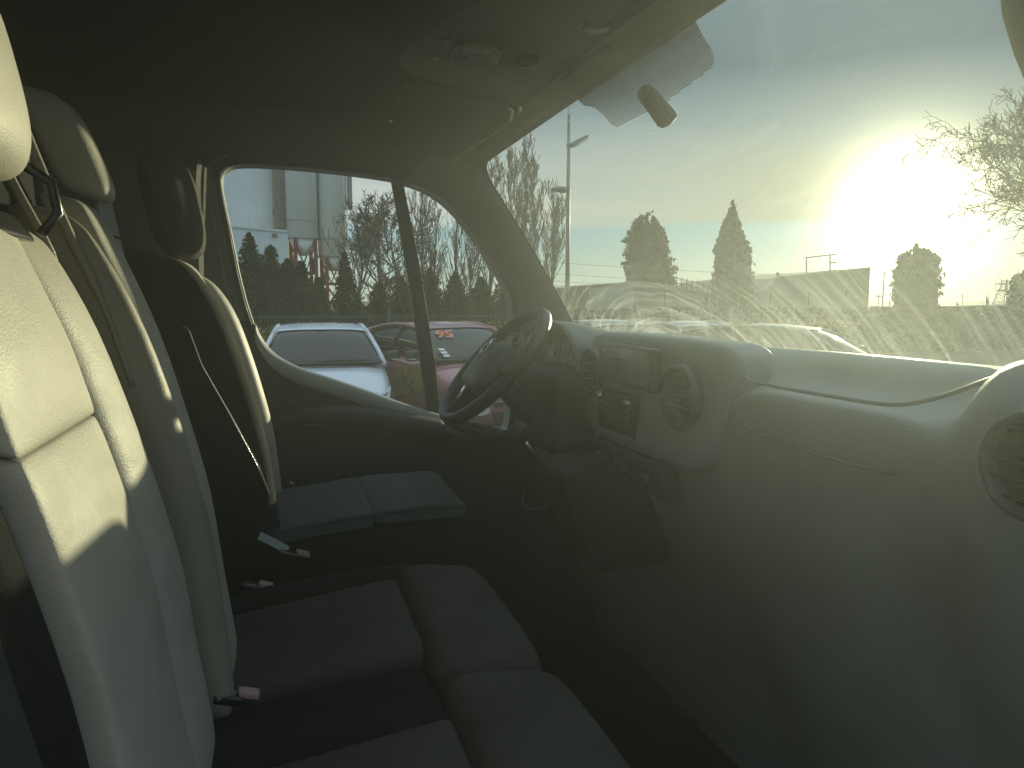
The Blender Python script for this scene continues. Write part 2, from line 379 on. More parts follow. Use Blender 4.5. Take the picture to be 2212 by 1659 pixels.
# ---- dotted shade band hanging from the header, and the mirror pad
def on_ws(px, py, lift=0.004):
    lo, hi = None, None
    v = P(px, py, d=1.0)
    best = None
    for k in range(400):
        q = v * (0.7 + k * 0.004)
        t = (2.34 - q.y) / 1.87
        s = 2 * t - 1; kk = 1 - s * s
        for _ in (0,):
            vv = max(-0.2, min(1.1, (0.435 + 0.055 * kk - q.z) / (0.635 + 0.055 * kk)))
        w = WS(t, vv); e = (w - q).length
        if best is None or e < best[0]: best = (e, w)
    return best[1] + Vector((-lift, 0, -lift * 0.8))
band_px = [(1262, 222), (1285, 226), (1306, 244), (1320, 262), (1332, 268), (1348, 262), (1420, 222), (1448, 208), (1470, 190), (1540, 140), (1543, 120), (1538, 98), (1520, 68), (1506, 40), (1507, 22), (1520, 5), (1540, -25)]
top_px = [(1250, 208), (1540, -40)]
bpoly = [on_ws(*p) for p in band_px]
def inside(pt, poly):
    x, y = pt; c = False
    for i in range(len(poly)):
        (x1, y1), (x2, y2) = poly[i], poly[i - 1]
        if (y1 > y) != (y2 > y) and x < (x2 - x1) * (y - y1) / (y2 - y1) + x1: c = not c
    return c
poly_ty = [((2.34 - p.y) / 1.87, p) for p in bpoly]
def vof(p):
    t = (2.34 - p.y) / 1.87; s = 2 * t - 1; k = 1 - s * s
    return (0.435 + 0.055 * k - p.z) / (0.635 + 0.055 * k)
tv = [((2.34 - p.y) / 1.87, vof(p)) for p in bpoly]
tmin = min(a for a, b in tv); tmax = max(a for a, b in tv); vmax = max(b for a, b in tv)
shape = [(tmin - 0.01, -0.1)] + tv + [(tmax + 0.01, -0.1)]
Vs, Fs = [], []
nl = 32
for i in range(nl):
    v0 = 0.0 + (vmax + 0.005) * i / nl; fr = i / nl
    wv = (vmax / nl) * (0.97 - 0.50 * fr)
    ts_ = [tmin - 0.02 + (tmax - tmin + 0.04) * k / 700 for k in range(701)]
    run = None
    for k, t in enumerate(ts_ + [9]):
        ins = t != 9 and inside((t, v0 + wv / 2), shape)
        if ins and run is None: run = t
        if not ins and run is not None:
            m = 8; e = ts_[k - 1] if t != 9 else ts_[-1]
            a = [WS(run + (e - run) * q / m, v0) + off * 0.7 for q in range(m + 1)]; b = [WS(run + (e - run) * q / m, v0 + wv) + off * 0.7 for q in range(m + 1)]
            vf = grid([a, b]); k0 = len(Vs); Vs += vf[0]; Fs += [tuple(x + k0 for x in f) for f in vf[1]]; run = None
obj('shade_band', (Vs, Fs), 'rubber', van, kind='stuff', smooth=False)
pad_px = [(1397, 178), (1405, 170), (1418, 172), (1432, 184), (1468, 226), (1476, 240), (1470, 250), (1456, 257), (1444, 254), (1416, 214), (1400, 192)]
pp = [on_ws(x, y, 0.012) for x, y in pad_px]
pad = obj('mirror_mount', prism(pp, (-0.012, 0, -0.012)), mat('mount_plastic', (0.05, 0.06, 0.06), 0.6, var=0.1, vscale=30), van, bev=0.003)
for x, y in ((1452, 250), (1467, 244)):
    c = on_ws(x, y, 0.028); obj('screw', lathe([(0.001, 0), (0.0022, 0), (0.0022, 0.001), (0.001, 0.0014)], 10, axis_m(c, (-1, -0.6, -0.6))), 'chrome', pad)

# ---- far side: window opening, frame, pillar, door
rear = [(545, 690), (532, 650), (516, 585), (500, 505), (486, 440), (479, 400)]
topw = [(479, 400), (478, 388), (483, 372), (495, 361), (515, 356), (560, 356), (640, 361), (700, 367), (770, 375), (845, 386), (870, 393)]
front = [(870, 393), (915, 408), (955, 432), (990, 465), (1024, 508), (1056, 556), (1080, 595), (1096, 625), (1105, 655), (1108, 690), (1108, 745), (1104, 850)]
bott = [(1104, 850), (1098, 925), (1080, 928), (1000, 912), (925, 892), (860, 871), (790, 846), (720, 822), (660, 803), (615, 782), (585, 760), (563, 730), (550, 705), (545, 690)]
def L3(l, y=YL): return [P(a, b, Y=y) for a, b in l]
rail = [Vector((-0.62, 2.30, 0.56)), Vector((0.2, 2.30, 0.56)), Vector((0.5, 2.28, 0.50)), WS(0.03, -0.06) + Vector((-0.05, 0, 0.03))]
wsL = [WS(0.026, -0.02 + 1.02 * k / 10) + off * 2 for k in range(11)]
obj('roof_rail_trim', strip(catmull(L3(topw), 3), rail, 5, (0, -0.025, 0.0), 40), 'trim', van)
obj('front_pillar', strip(catmull(L3(front), 3), [WS(0.03, -0.06) + Vector((-0.05, 0, 0.03))] + wsL + [Vector((1.0, 2.36, -0.6))], 8, (0.0, -0.035, 0.0), 40), 'trimlight', van)
obj('rear_pillar', strip(catmull(L3(rear), 3), [Vector((-0.62, 2.40, -0.10)), Vector((-0.62, 2.30, 0.56))], 6, (0, -0.04, 0), 24), 'trimlight', van)
door = obj('door_panel', strip(catmull(L3(bott), 3), [Vector((1.15, 2.42, -0.85)), Vector((0.9, 2.40, -0.80)), Vector((-0.62, 2.40, -0.70)), Vector((-0.62, 2.40, -0.1))], 6, (0, -0.03, 0), 60), 'trim', van)
obj('lower_panel', grid([[Vector((x, 2.41 - 0.05 * k, -0.70 - 0.5 * k / 2 - (0.12 if x > 0.8 and k == 0 else 0))) for x in (-0.62, -0.2, 0.3, 0.8, 1.2)] for k in (0, 1, 2)]), 'trim', door)
loop = catmull(L3(rear[:-1] + topw[:-1] + front[:-1] + bott), 2)
lp = resample(loop, 150, True); lp_out = [p + Vector((0, 0.07, 0)) for p in lp]
obj('window_reveal', grid([lp + [lp[0]], [p + Vector((0, .035, 0)) for p in lp + [lp[0]]], lp_out + [lp_out[0]]]), mat('window_reveal_plastic', (0.16, 0.16, 0.145), 0.55, var=0.1, vscale=9), van)
cen = sum(lp, Vector()) / len(lp)
seal = resample([p + (p - cen).normalized() * 0.012 + Vector((0, -0.006, 0)) for p in lp], 120, True)
obj('window_seal', tube(seal, 0.008, 8, True), 'rubber', van)
seal2 = resample([P(x, y, Y=YL) + Vector((0, -0.022, 0)) for x, y in [(522, 752), (505, 690), (484, 600), (464, 500), (452, 430), (450, 385), (457, 355), (478, 340), (520, 333), (620, 336), (720, 345), (820, 356), (880, 366), (930, 385), (985, 425), (1040, 490), (1080, 550)]], 60)
obj('door_seal', tube(seal2, 0.0045, 8), mat('seal_grey', (0.10, 0.105, 0.10), 0.5), van)
obj('window_glass', (lp_out, [tuple(range(len(lp_out)))]), 'sideglass', van, smooth=False)
# divider bar
dv = [P(845, 380, Y=YL + .03), P(870, 386, Y=YL + .03), P(905, 560, Y=YL + .03), P(943, 800, Y=YL + .03), P(950, 900, Y=YL + .03), P(925, 900, Y=YL + .03), P(890, 640, Y=YL + .03), P(862, 480, Y=YL + .03)]
obj('window_divider', prism(dv, (0, 0.03, 0)), 'rubber', van, bev=0.003)
# sill ledge and armrest
sill = catmull(L3([(1000, 915), (925, 895), (860, 874), (790, 849), (720, 825), (660, 806), (615, 785), (585, 763), (563, 733), (551, 706)]), 4)
rows = [[p + Vector((0, dy, dz)) for p in sill] for dy, dz in ((0.03, 0.006), (0.0, 0.010), (-0.022, 0.004), (-0.034, -0.012), (-0.036, -0.04))]
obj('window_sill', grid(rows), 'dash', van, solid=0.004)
arm = catmull(L3([(560, 905), (620, 886), (690, 878), (750, 878), (820, 886), (900, 900), (960, 912)], 2.36), 5)
rows = []
for p in arm:
    rows.append([p + Vector((0, dy, dz)) for dy, dz in ((0.05, 0.01), (0.0, 0.006), (-0.035, -0.004), (-0.05, -0.02), (-0.05, -0.045), (-0.03, -0.07), (0.05, -0.09))])
armo = obj('armrest', loft(rows), 'trim', van, sub=1)
sw = [P(*q, Y=2.33) for q in ((968, 909), (1000, 905), (1060, 918), (1092, 930), (1094, 942), (1060, 940), (1000, 926))]
swp = obj('switch_panel', prism(sw, (0, 0.05, -0.02)), mat('switch_panel_grey', (0.20, 0.215, 0.21), 0.42, var=0.08, vscale=20), van, bev=0.004)
for k, (a, b) in enumerate(((1006, 914), (1024, 918), (1042, 924), (1066, 931))):
    c = P(a, b, Y=2.322); obj('window_switch', pillow(lambda u, v, w: (c.x + u * 0.011, c.y + v * 0.005, c.z + w * 0.007), 0.5, 6), 'black' if k == 3 else M['hub'], swp)
pk = [P(600, 905, Y=2.33), P(700, 903, Y=2.33), P(740, 905, Y=2.33), P(690, 945, Y=2.33), P(605, 950, Y=2.33)]
obj('door_pocket', prism(pk, (0, 0.03, 0)), 'black', door, bev=0.004)
obj('door_handle', tube([P(640, 930, Y=2.31), P(660, 922, Y=2.29), P(700, 922, Y=2.29), P(722, 930, Y=2.31)], 0.008, 8), 'trim', door)
# ---- roof, partition, floor
def roofz(x, y):
    s = (y - 1.40) / 0.95
    return 0.60 - 0.05 * s * s - (0.14 * max(0, (x - 0.35) / 0.25) ** 2 if x > 0.35 else 0)
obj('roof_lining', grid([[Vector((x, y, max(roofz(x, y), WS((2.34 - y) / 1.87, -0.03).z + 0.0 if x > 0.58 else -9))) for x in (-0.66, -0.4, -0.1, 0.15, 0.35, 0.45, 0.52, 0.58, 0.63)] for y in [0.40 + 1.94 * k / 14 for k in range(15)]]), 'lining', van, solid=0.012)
hd = [[WS(t, -0.035) + Vector((0.0, 0, 0.02)), WS(t, 0.02) + Vector((-0.012, 0, -0.004)), WS(t, 0.005) + Vector((-0.03, 0, -0.012)), WS(t, -0.02) + Vector((-0.07, 0, 0.002)), WS(t, -0.05) + Vector((-0.13, 0, 0.04))] for t in [-0.03 + 1.06 * k / 24 for k in range(25)]]
obj('header_trim', grid(hd), mat('header_plastic', (0.07, 0.073, 0.064), 0.75, bump=0.3, bscale=400, var=0.1, vscale=5, spec=0.2), van, solid=0.004)
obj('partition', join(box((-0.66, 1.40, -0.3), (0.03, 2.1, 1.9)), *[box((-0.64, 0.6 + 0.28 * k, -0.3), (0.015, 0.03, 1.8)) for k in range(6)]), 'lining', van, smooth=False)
obj('cab_floor', join(box((0.35, 1.40, -1.22), (2.1, 2.05, 0.06)), box((1.25, 1.40, -0.8), (0.06, 2.05, 0.9))), 'mat_floor', van, smooth=False, bev=0.01)
# overhead shelf console with reading lamp
con = [P(x, y, Z=0.485) for x, y in ((862, 130), (868, 152), (900, 168), (947, 182), (1016, 199), (1100, 212), (1177, 211), (1240, 200), (1270, 184), (1330, 142), (1440, 62), (1530, -20), (1600, -110), (1500, -160), (1180, -60), (1000, 20), (900, 90))]
cono = obj('overhead_console', prism(resample(catmull(con + [con[0]], 3)[:-1], 60, True), (0, 0, 0.14)), mat('console_plastic', (0.062, 0.064, 0.056), 0.7, bump=0.4, bscale=450, var=0.12, vscale=6, spec=0.25), van, bev=0.012)
def zpoly(px, z, th, name, m, parent, bev=0.002):
    return obj(name, prism([P(x, y, Z=z) for x, y in px], (0, 0, th)), m, parent, bev=bev)
zpoly(((968, 132), (985, 98), (1088, 108), (1074, 142), (1030, 148)), 0.478, 0.02, 'lamp_surround', 'black', cono, 0.004)
c = P(1036, 103, Z=0.475); obj('reading_lamp', pillow(lambda u, v, w: (c.x + u * 0.035, c.y + v * 0.016 - u * .006, c.z + w * 0.008), 0.6, 8), 'lampglass', cono)
zpoly(((975, 131), (1015, 131), (1013, 137), (974, 136)), 0.472, 0.012, 'switch_bar', M['hub'], cono, 0.001)
c2 = P(1138, 132, Z=0.478); cupm = Matrix.Translation(c2)
obj('microphone_dome', pillow(lambda u, v, w: (c2.x + u * 0.026, c2.y + v * 0.017 - u * .008, c2.z + w * 0.014), 0.9, 8), 'black', cono)
zpoly(((1232, 182), (1260, 178), (1325, 128), (1338, 106), (1310, 104), (1232, 160), (1215, 178)), 0.477, 0.012, 'storage_slot', 'rubber', cono, 0.004)
zpoly(((1180, 160), (1182, 162), (1262, 106), (1259, 105)), 0.4825, 0.006, 'panel_joint', 'rubber', cono, 0.0)
zpoly(((1255, 68), (1262, 60), (1290, 62), (1318, 60), (1312, 72), (1280, 78)), 0.474, 0.014, 'shelf_latch', 'black', cono, 0.003)
zpoly(((952, 88), (968, 84), (976, 92), (962, 98)), 0.48, 0.01, 'shelf_clip', 'black', cono, 0.003)
zpoly(((930, 124), (945, 120), (953, 130), (938, 134)), 0.48, 0.01, 'shelf_clip', 'black', cono, 0.003)
# sun visor
q0 = P(975, 346, Z=0.425); q1 = P(1094, 268, Z=0.447); q2 = P(868, 196, Z=0.475); q3 = P(835, 318, Z=0.452)
vis = [q0, q1, P(1108, 238, Z=0.455), P(1080, 222, Z=0.462), P(960, 200, Z=0.468), q2, q3]
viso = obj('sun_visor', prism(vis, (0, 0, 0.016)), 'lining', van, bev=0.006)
obj('visor_rod', tube([q1 + Vector((.0, 0, 0)), P(1104, 256, Z=0.448), P(1108, 240, Z=0.452), P(1100, 232, Z=0.456)], 0.005, 8), 'chrome', viso)
obj('visor_clip', tube([P(1118, 245, Z=0.452), P(1124, 236, Z=0.452), P(1122, 228, Z=0.456)], 0.005, 8), 'chrome', van)
obj('visor_edge', tube([q0 + Vector((0.004, 0, 0.0)), q1 + Vector((0.004, 0, 0))], 0.0022, 6), mat('visor_piping', (0.3, 0.29, 0.24), 0.5), viso)
obj('grab_handle', tube([P(x, y, Y=2.26) for x, y in ((560, 296), (572, 270), (600, 262), (660, 260), (700, 266), (722, 282), (735, 300))], 0.012, 8), 'trim', van)

# ---- seats
BX = [(-0.75, -0.08), (-0.55, -0.118), (-0.43, -0.138), (-0.335, -0.146), (-0.19, -0.180), (-0.03, -0.223), (0.07, -0.262), (0.21, -0.315), (0.37, -0.375), (0.5, -0.42)]
def back_slab(y0, y1, z0, z1, dx=0.0, thick=0.09, bulge=0.012, r=(0.25, 0.12, 0.35), taper=0.0, twist=0.0, shift=0.0):
    def fn(u, v, w):
        z = (z0 + z1) / 2 + v * (z1 - z0) / 2
        y = (y0 + y1) / 2 + u * (y1 - y0) / 2 * (1 - taper * (v + 1) / 2) + shift * (v + 1) / 2
        x = interp(BX, z) + dx - thick / 2 + w * thick / 2
        if w > 0: x += bulge * (1 - u * u) * (1 - v ** 4)
        x += twist * u
        return (x, y, z - w * thick * 0.12)
    return pillow(fn, r, 13)
# outer passenger seat (nearest)
s1 = empty('seat', (0, 0, 0), van, label='outer passenger seat nearest the camera, its pale back half in sun')
def bslab(nm, m, parent, *a, **k): return obj(nm, back_slab(*a, **k), m, parent, sub=1)
bslab('backrest', 'vinyl', s1, 0.660, 0.925, -0.118, 0.10, 0.002, thick=0.07, r=(0.06, 0.045, 0.22), bulge=0.010)
bslab('backrest', 'vinyl', s1, 0.665, 0.925, -0.66, -0.119, 0.002, thick=0.07, r=(0.06, 0.018, 0.22), bulge=0.012, taper=0.0)
bslab('bolster', 'vinyl', s1, 0.915, 1.075, -0.62, 0.095, 0.006, thick=0.11, r=(0.32, 0.12, 0.5), bulge=0.014, twist=0.002, taper=0.12, shift=-0.02)
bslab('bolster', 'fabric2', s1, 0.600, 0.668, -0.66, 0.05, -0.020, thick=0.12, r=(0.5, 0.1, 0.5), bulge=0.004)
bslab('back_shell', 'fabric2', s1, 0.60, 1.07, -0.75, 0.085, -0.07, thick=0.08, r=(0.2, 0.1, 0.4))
def headrest(parent, cy_, cz, w, h, t, cx_, m='vinyl'):
    def fn(u, v, q): return (cx_ + q * t * (0.75 + 0.25 * (1 - u * u)) - v * t * 0.35, cy_ + u * w * (1 - 0.10 * max(0, -v)), cz + v * h)
    return obj('headrest', pillow(fn, (0.6, 0.7, 0.75), 13), m, parent, sub=1)
h1 = headrest(s1, 0.835, 0.245, 0.185, 0.125, 0.070, -0.318)
for yy in (0.765, 0.905):
    obj('headrest_post', tube([(-0.345, yy, 0.15), (-0.315, yy, 0.04)], 0.008, 8), 'chrome', s1)
obj('headrest_bracket', join(pillow(lambda u, v, w: (-0.300 + w * 0.035 - v * .01, 0.86 + u * 0.13, 0.080 + v * 0.016), 0.35, 8), tube([(-0.255, 0.975, 0.075), (-0.240, 0.992, 0.10), (-0.245, 0.992, 0.135), (-0.28, 0.975, 0.16)], 0.006, 8)), M['black'], s1)
# middle seat, taller, its belt hangs across the back
s2 = empty('seat', (0, 0, 0), van, label='narrow middle seat with tall pale back between the other two')
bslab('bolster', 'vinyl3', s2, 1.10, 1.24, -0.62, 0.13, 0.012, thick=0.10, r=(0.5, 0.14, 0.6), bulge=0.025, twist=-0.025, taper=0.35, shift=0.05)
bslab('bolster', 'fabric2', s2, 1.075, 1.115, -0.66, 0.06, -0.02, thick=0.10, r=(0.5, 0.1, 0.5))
bslab('backrest', 'vinyl', s2, 1.345, 1.440, 0.165, 0.330, 0.045, thick=0.07, r=(0.35, 0.45, 0.5), bulge=0.014, taper=0.15)
bslab('backrest', 'vinyl', s2, 1.24, 1.375, -0.62, 0.161, 0.018, thick=0.07, r=(0.3, 0.06, 0.5), bulge=0.012, shift=0.055)
bslab('bolster', 'vinyl', s2, 1.33, 1.395, -0.62, 0.04, 0.006, thick=0.10, r=(0.5, 0.3, 0.6), bulge=0.010, shift=0.04)
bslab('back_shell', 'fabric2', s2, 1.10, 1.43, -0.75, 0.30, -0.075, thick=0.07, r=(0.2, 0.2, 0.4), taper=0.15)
for pts_, rs_ in (([(-0.345, 1.20, 0.33), (-0.325, 1.195, 0.24), (-0.275, 1.17, 0.10), (-0.235, 1.16, 0.0), (-0.20, 1.15, -0.12)], [0.003] * 3 + [0.007] * 12 + [0.004] * 6),
                  ([(-0.35, 1.14, 0.27), (-0.335, 1.14, 0.18), (-0.29, 1.12, 0.08), (-0.26, 1.12, 0.0)], [0.002] * 3 + [0.006] * 9 + [0.003] * 4)):
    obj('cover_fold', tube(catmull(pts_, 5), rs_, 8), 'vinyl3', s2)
mbelt = [P(x, y, Y=Y_) for x, y, Y_ in ((212, 372, 1.42), (222, 430, 1.41), (240, 510, 1.395), (262, 600, 1.375), (296, 730, 1.35), (332, 860, 1.32), (380, 1010, 1.30), (422, 1180, 1.27), (440, 1300, 1.25))]
MB_ = mbelt
# driver seat
s3 = empty('seat', (0, 0, 0), van, label='driver seat behind the steering wheel with folded armrest and shaded flank')
dX = 0.085
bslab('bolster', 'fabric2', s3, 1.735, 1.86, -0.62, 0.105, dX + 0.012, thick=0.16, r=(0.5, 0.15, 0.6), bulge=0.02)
bslab('backrest', 'vinyl', s3, 1.85, 2.09, -0.60, 0.10, dX - 0.005, thick=0.09, r=(0.2, 0.15, 0.5), bulge=0.008)
bslab('bolster', 'vinyl', s3, 2.085, 2.20, -0.60, 0.075, dX + 0.018, thick=0.13, r=(0.5, 0.2, 0.6), bulge=0.02)
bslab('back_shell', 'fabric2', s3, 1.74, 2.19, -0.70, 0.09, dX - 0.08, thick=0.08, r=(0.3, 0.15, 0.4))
headrest(s3, 1.965, 0.225, 0.135, 0.125, 0.06, -0.232, m='driverrest')
for yy in (1.905, 2.025): obj('headrest_post', tube([(-0.25, yy, 0.13), (-0.22, yy, 0.05)], 0.007, 8), 'chrome', s3)
ax = [P(x, y, Y=1.70) for x, y in ((348, 712), (375, 706), (402, 706), (412, 716), (440, 800), (500, 900), (560, 1010), (582, 1070), (575, 1088), (520, 1080), (470, 1000), (400, 850))]
armf = obj('folded_armrest', prism(ax, (0, 0.035, 0)), 'fabric2', s3, bev=0.008)
obj('armrest_edge_glint', tube([P(x, y, Y=1.697) for x, y in ((375, 706), (400, 706), (409, 716), (436, 790), (497, 897), (556, 1008), (578, 1066))], 0.0022, 6), 'chrome', armf)  # chrome line drawn as the highlight along the armrest edge
# cushions
def cushion(parent, y0, y1, x0, x1, z0, zt, m='fabric', r=(0.25, 0.22, 0.45), crown=0.02, tilt=0.02, th=0.12):
    def fn(u, v, w):
        x = (x0 + x1) / 2 + v * (x1 - x0) / 2; y = (y0 + y1) / 2 + u * (y1 - y0) / 2
        f = (v + 1) / 2
        z = z0 + (zt - z0) * f - th / 2 + w * th / 2
        if w > 0: z += crown * (1 - u * u) * (1 - v ** 4) 
        return (x, y, z)
    return obj('cushion', pillow(fn, r, 13), m, parent, sub=1)
cushion(s1, 0.60, 1.115, 0.215, 0.435, -0.575, -0.60, r=(0.25, 0.55, 0.7), th=0.16, crown=0.022)
cushion(s1, 0.60, 1.00, -0.20, 0.222, -0.645, -0.595, r=(0.1, 0.06, 0.35), crown=0.015)
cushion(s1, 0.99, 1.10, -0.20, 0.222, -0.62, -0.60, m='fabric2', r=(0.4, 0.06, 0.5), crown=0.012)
cushion(s2, 1.12, 1.60, 0.215, 0.425, -0.57, -0.595, r=(0.25, 0.55, 0.7), th=0.16, crown=0.022)
cushion(s2, 1.20, 1.54, -0.20, 0.222, -0.64, -0.585, r=(0.1, 0.06, 0.35), crown=0.015)
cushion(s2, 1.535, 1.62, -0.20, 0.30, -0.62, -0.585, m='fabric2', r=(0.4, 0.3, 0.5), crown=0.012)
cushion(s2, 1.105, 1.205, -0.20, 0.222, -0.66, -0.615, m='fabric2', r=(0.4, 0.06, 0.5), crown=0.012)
cushion(s3, 1.75, 2.16, 0.20, 0.435, -0.505, -0.505, m='driverfab', r=(0.12, 0.3, 0.5), crown=0.006, th=0.035)
cushion(s3, 1.75, 2.16, -0.15, 0.203, -0.545, -0.507, m='driverfab', r=(0.12, 0.04, 0.4), crown=0.006, th=0.035)
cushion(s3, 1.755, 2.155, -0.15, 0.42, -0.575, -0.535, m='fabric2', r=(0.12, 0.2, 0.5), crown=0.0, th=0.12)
obj('cushion_piping', tube(catmull([(-0.05, 1.752, -0.535), (0.15, 1.75, -0.512), (0.33, 1.748, -0.500), (0.41, 1.75, -0.505), (0.428, 1.77, -0.51)], 5), 0.006, 8), M['driverfab'], s3)
obj('seat_base', join(box((0.12, 1.1, -0.93), (0.55, 0.98, 0.52))), 'fabric2', s1, bev=0.03)
obj('seat_base', join(box((0.12, 1.96, -0.88), (0.5, 0.42, 0.6))), 'fabric2', s3, bev=0.03)
# ---- seat belts and buckles
def strap(pts, w, nrm_, m='belt', name='seat_belt', parent=van, th=0.002):
    pts = catmull(pts, 5); n_ = Vector(nrm_).normalized(); rows = []
    for i, p in enumerate(pts):
        t = (pts[min(i + 1, len(pts) - 1)] - pts[max(i - 1, 0)]).normalized(); s = t.cross(n_).normalized()
        rows.append([p - s * w / 2 - n_ * th, p + s * w / 2 - n_ * th, p + s * w / 2 + n_ * th, p - s * w / 2 + n_ * th])
    return obj(name, loft(rows), m, parent, smooth=False)
strap(mbelt, 0.036, (0.95, -0.45, 0.4), m='vinyl2', name='seat_belt', th=0.003)
for q_ in (2, 5):
    c_ = MB_[q_]; dd_ = (MB_[q_ + 1] - c_).normalized(); sd2 = dd_.cross(Vector((0.95, -0.45, 0.4)).normalized()).normalized()
    obj('belt_stitching', tube([c_ - sd2 * 0.018 + Vector((0.004, -0.003, 0)), c_ + sd2 * 0.018 + Vector((0.004, -0.003, 0))], 0.0022, 5), 'rubber', van)
b1 = strap([P(431, 345, Y=2.30), P(427, 400, Y=2.29), P(430, 480, Y=2.28), P(434, 570, Y=2.27), P(436, 700, Y=2.25)], 0.018, (0.95, -0.75, 0.1))  # belt-shaped band standing for the pillar trim that catches the sun
strap([P(443, 362, Y=2.34), P(441, 430, Y=2.34), P(438, 500, Y=2.34)], 0.010, (0.95, -0.75, 0.1), name='belt_guide')
strap([P(-70, 1320, Y=0.50), P(-32, 1450, Y=0.50), P(5, 1560, Y=0.49), P(50, 1690, Y=0.48), P(85, 1810, Y=0.47)], 0.024, (0.80, -0.62, 0.2), m='trim')  # band standing for the sunlit rear corner of the near door, not a belt
def buckle(px, py, Y, ang, lab=None):
    c = P(px, py, Y=Y)
    d = Vector((0.75, 0.15, -0.30)).normalized() if ang == 0 else Vector((0.8, 0.1, 0.15)).normalized()
    base_ = obj('belt_buckle', pillow(lambda u, v, w: tuple(c + d * (u * 0.026 - 0.03) + Vector((0, 1, 0)) * v * 0.014 + Vector((0, 0, 1)) * (w * 0.008 - 0.008)), 0.3, 6), 'black', van)
    obj('buckle_button', pillow(lambda u, v, w: tuple(c + d * (u * 0.016) + Vector((0, 1, 0)) * v * 0.010 + Vector((0, 0, 1)) * (w * 0.005 + 0.002)), 0.25, 6), 'red', base_)
    return base_
buckle(655, 1197, 1.70, 0); buckle(575, 1265, 1.60, 0); buckle(538, 1500, 1.13, 0)
strap([P(560, 1158, Y=1.70), P(590, 1172, Y=1.70), P(622, 1190, Y=1.70)], 0.022, (0, -0.6, 1), name='buckle_strap', m='vinyl2')
cc = P(621, 1055, Y=2.24); obj('belt_tongue', tube([cc + Vector(q) for q in ((0, 0, -.01), (0.02, 0, 0.005), (0.01, 0, 0.02), (-0.005, 0, 0.01))], 0.003, 6), 'chrome', van)

# ---- dashboard
A = [(1.32, -0.20), (1.10, -0.125), (0.98, -0.098), (0.88, -0.085), (0.82, -0.10), (0.785, -0.14), (0.775, -0.20), (0.775, -0.33), (0.80, -0.45), (0.93, -0.70), (1.05, -1.15)]
B = [(1.32, -0.20), (1.12, -0.12), (1.00, -0.095), (0.945, -0.088), (0.915, -0.115), (0.90, -0.150), (0.80, -0.158), (0.772, -0.140), (0.765, -0.30), (0.85, -0.60), (1.05, -1.15)]
C = [(1.32, -0.20), (1.05, -0.12), (0.90, -0.085), (0.80, -0.060), (0.74, -0.055), (0.69, -0.085), (0.68, -0.14), (0.69, -0.24), (0.74, -0.40), (0.90, -0.70), (1.05, -1.15)]
secs = [(2.44, A), (2.30, A), (2.2, A), (1.80, A), (1.72, A), (1.40, A), (1.24, A), (1.14, B), (1.0, B), (0.85, B), (0.72, B), (0.615, C), (0.52, C), (0.42, C)]
rows = []
for y, s in secs: rows.append([Vector((x, y, z)) for x, z in s])
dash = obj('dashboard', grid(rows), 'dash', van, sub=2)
obj('dash_top_mat', grid([[WS(t, v) + Vector((-0.02, 0, 0.0)) for t in [k / 20 for k in range(21)]] for v in (0.93, 0.99)]), 'rubber', van) if False else None
# tray lip highlight piping, glovebox joints
obj('tray_lip', tube(catmull([(0.83, 1.165, -0.118), (0.79, 1.13, -0.137), (0.772, 1.06, -0.139), (0.768, 0.90, -0.139), (0.770, 0.78, -0.137), (0.78, 0.72, -0.122), (0.80, 0.67, -0.096), (0.82, 0.62, -0.070)], 6), 0.0032, 8), mat('tray_lip_plastic', (0.18, 0.20, 0.19), 0.35, var=0.1, vscale=10), dash)
obj('glovebox_joint', tube(catmull([(0.775, 1.15, -0.17), (0.768, 1.10, -0.215), (0.764, 1.02, -0.225), (0.763, 0.84, -0.230), (0.76, 0.76, -0.226)], 6), 0.0026, 6), bpy.data.materials['tray_lip_plastic'], dash)
# centre pod
def pod(u, v, w):
    y = 1.465 + u * (0.305 + 0.03 * v); z = -0.205 + v * 0.125
    return (0.79 + w * -0.055 - (v * -0.018) + 0.02 * u * u, y, z + 0.006 * (1 - u * u) * max(0, v))
podo = obj('centre_console', pillow(pod, (0.22, 0.35, 0.4), 13), mat('console_grey', (0.24, 0.265, 0.26), 0.45, bump=0.3, bscale=450, var=0.08, vscale=9), dash, sub=1)
FX = 0.733
def ring_vent(name, y, z, ry, rz, x, parent=dash, n=5, m='black'):
    k = 28
    def el(s, dx): return [Vector((x + dx, y + math.cos(2 * math.pi * j / k) * ry * s, z + math.sin(2 * math.pi * j / k) * rz * s)) for j in range(k)]
    o = obj(name, loft([el(1.0, 0.01), el(1.0, -0.012), el(0.93, -0.016), el(0.84, -0.012), el(0.84, 0.004)]), M['hub'], parent)
    obj('vent_core', loft([el(0.83, 0.004), el(0.83, 0.001)]), m, o)
    for i in range(n):
        s = (i + 0.5) / n * 2 - 1; h = math.sqrt(max(0, 1 - s * s)) * 0.82
        obj('vent_slat', box((x - 0.006, y, z + s * rz * 0.8), (0.012, 2 * ry * h, 0.003), Matrix.Rotation(R(25), 3, 'Y')), 'black', o, smooth=False)
    return o
ring_vent('air_vent', 1.685, -0.175, 0.058, 0.058, FX + 0.008)
ring_vent('air_vent', 1.262, -0.185, 0.062, 0.064, FX + 0.008)
def facebox(name, y0, y1, z0, z1, x, th, m, parent, bev=0.004, tilt=0):
    return obj(name, box((x + th / 2, (y0 + y1) / 2, (z0 + z1) / 2), (th, abs(y1 - y0), abs(z1 - z0))), m, parent, bev=bev)
scr = facebox('screen_bezel', 1.345, 1.610, -0.190, -0.098, FX - 0.010, 0.02, 'black', dash, 0.006)
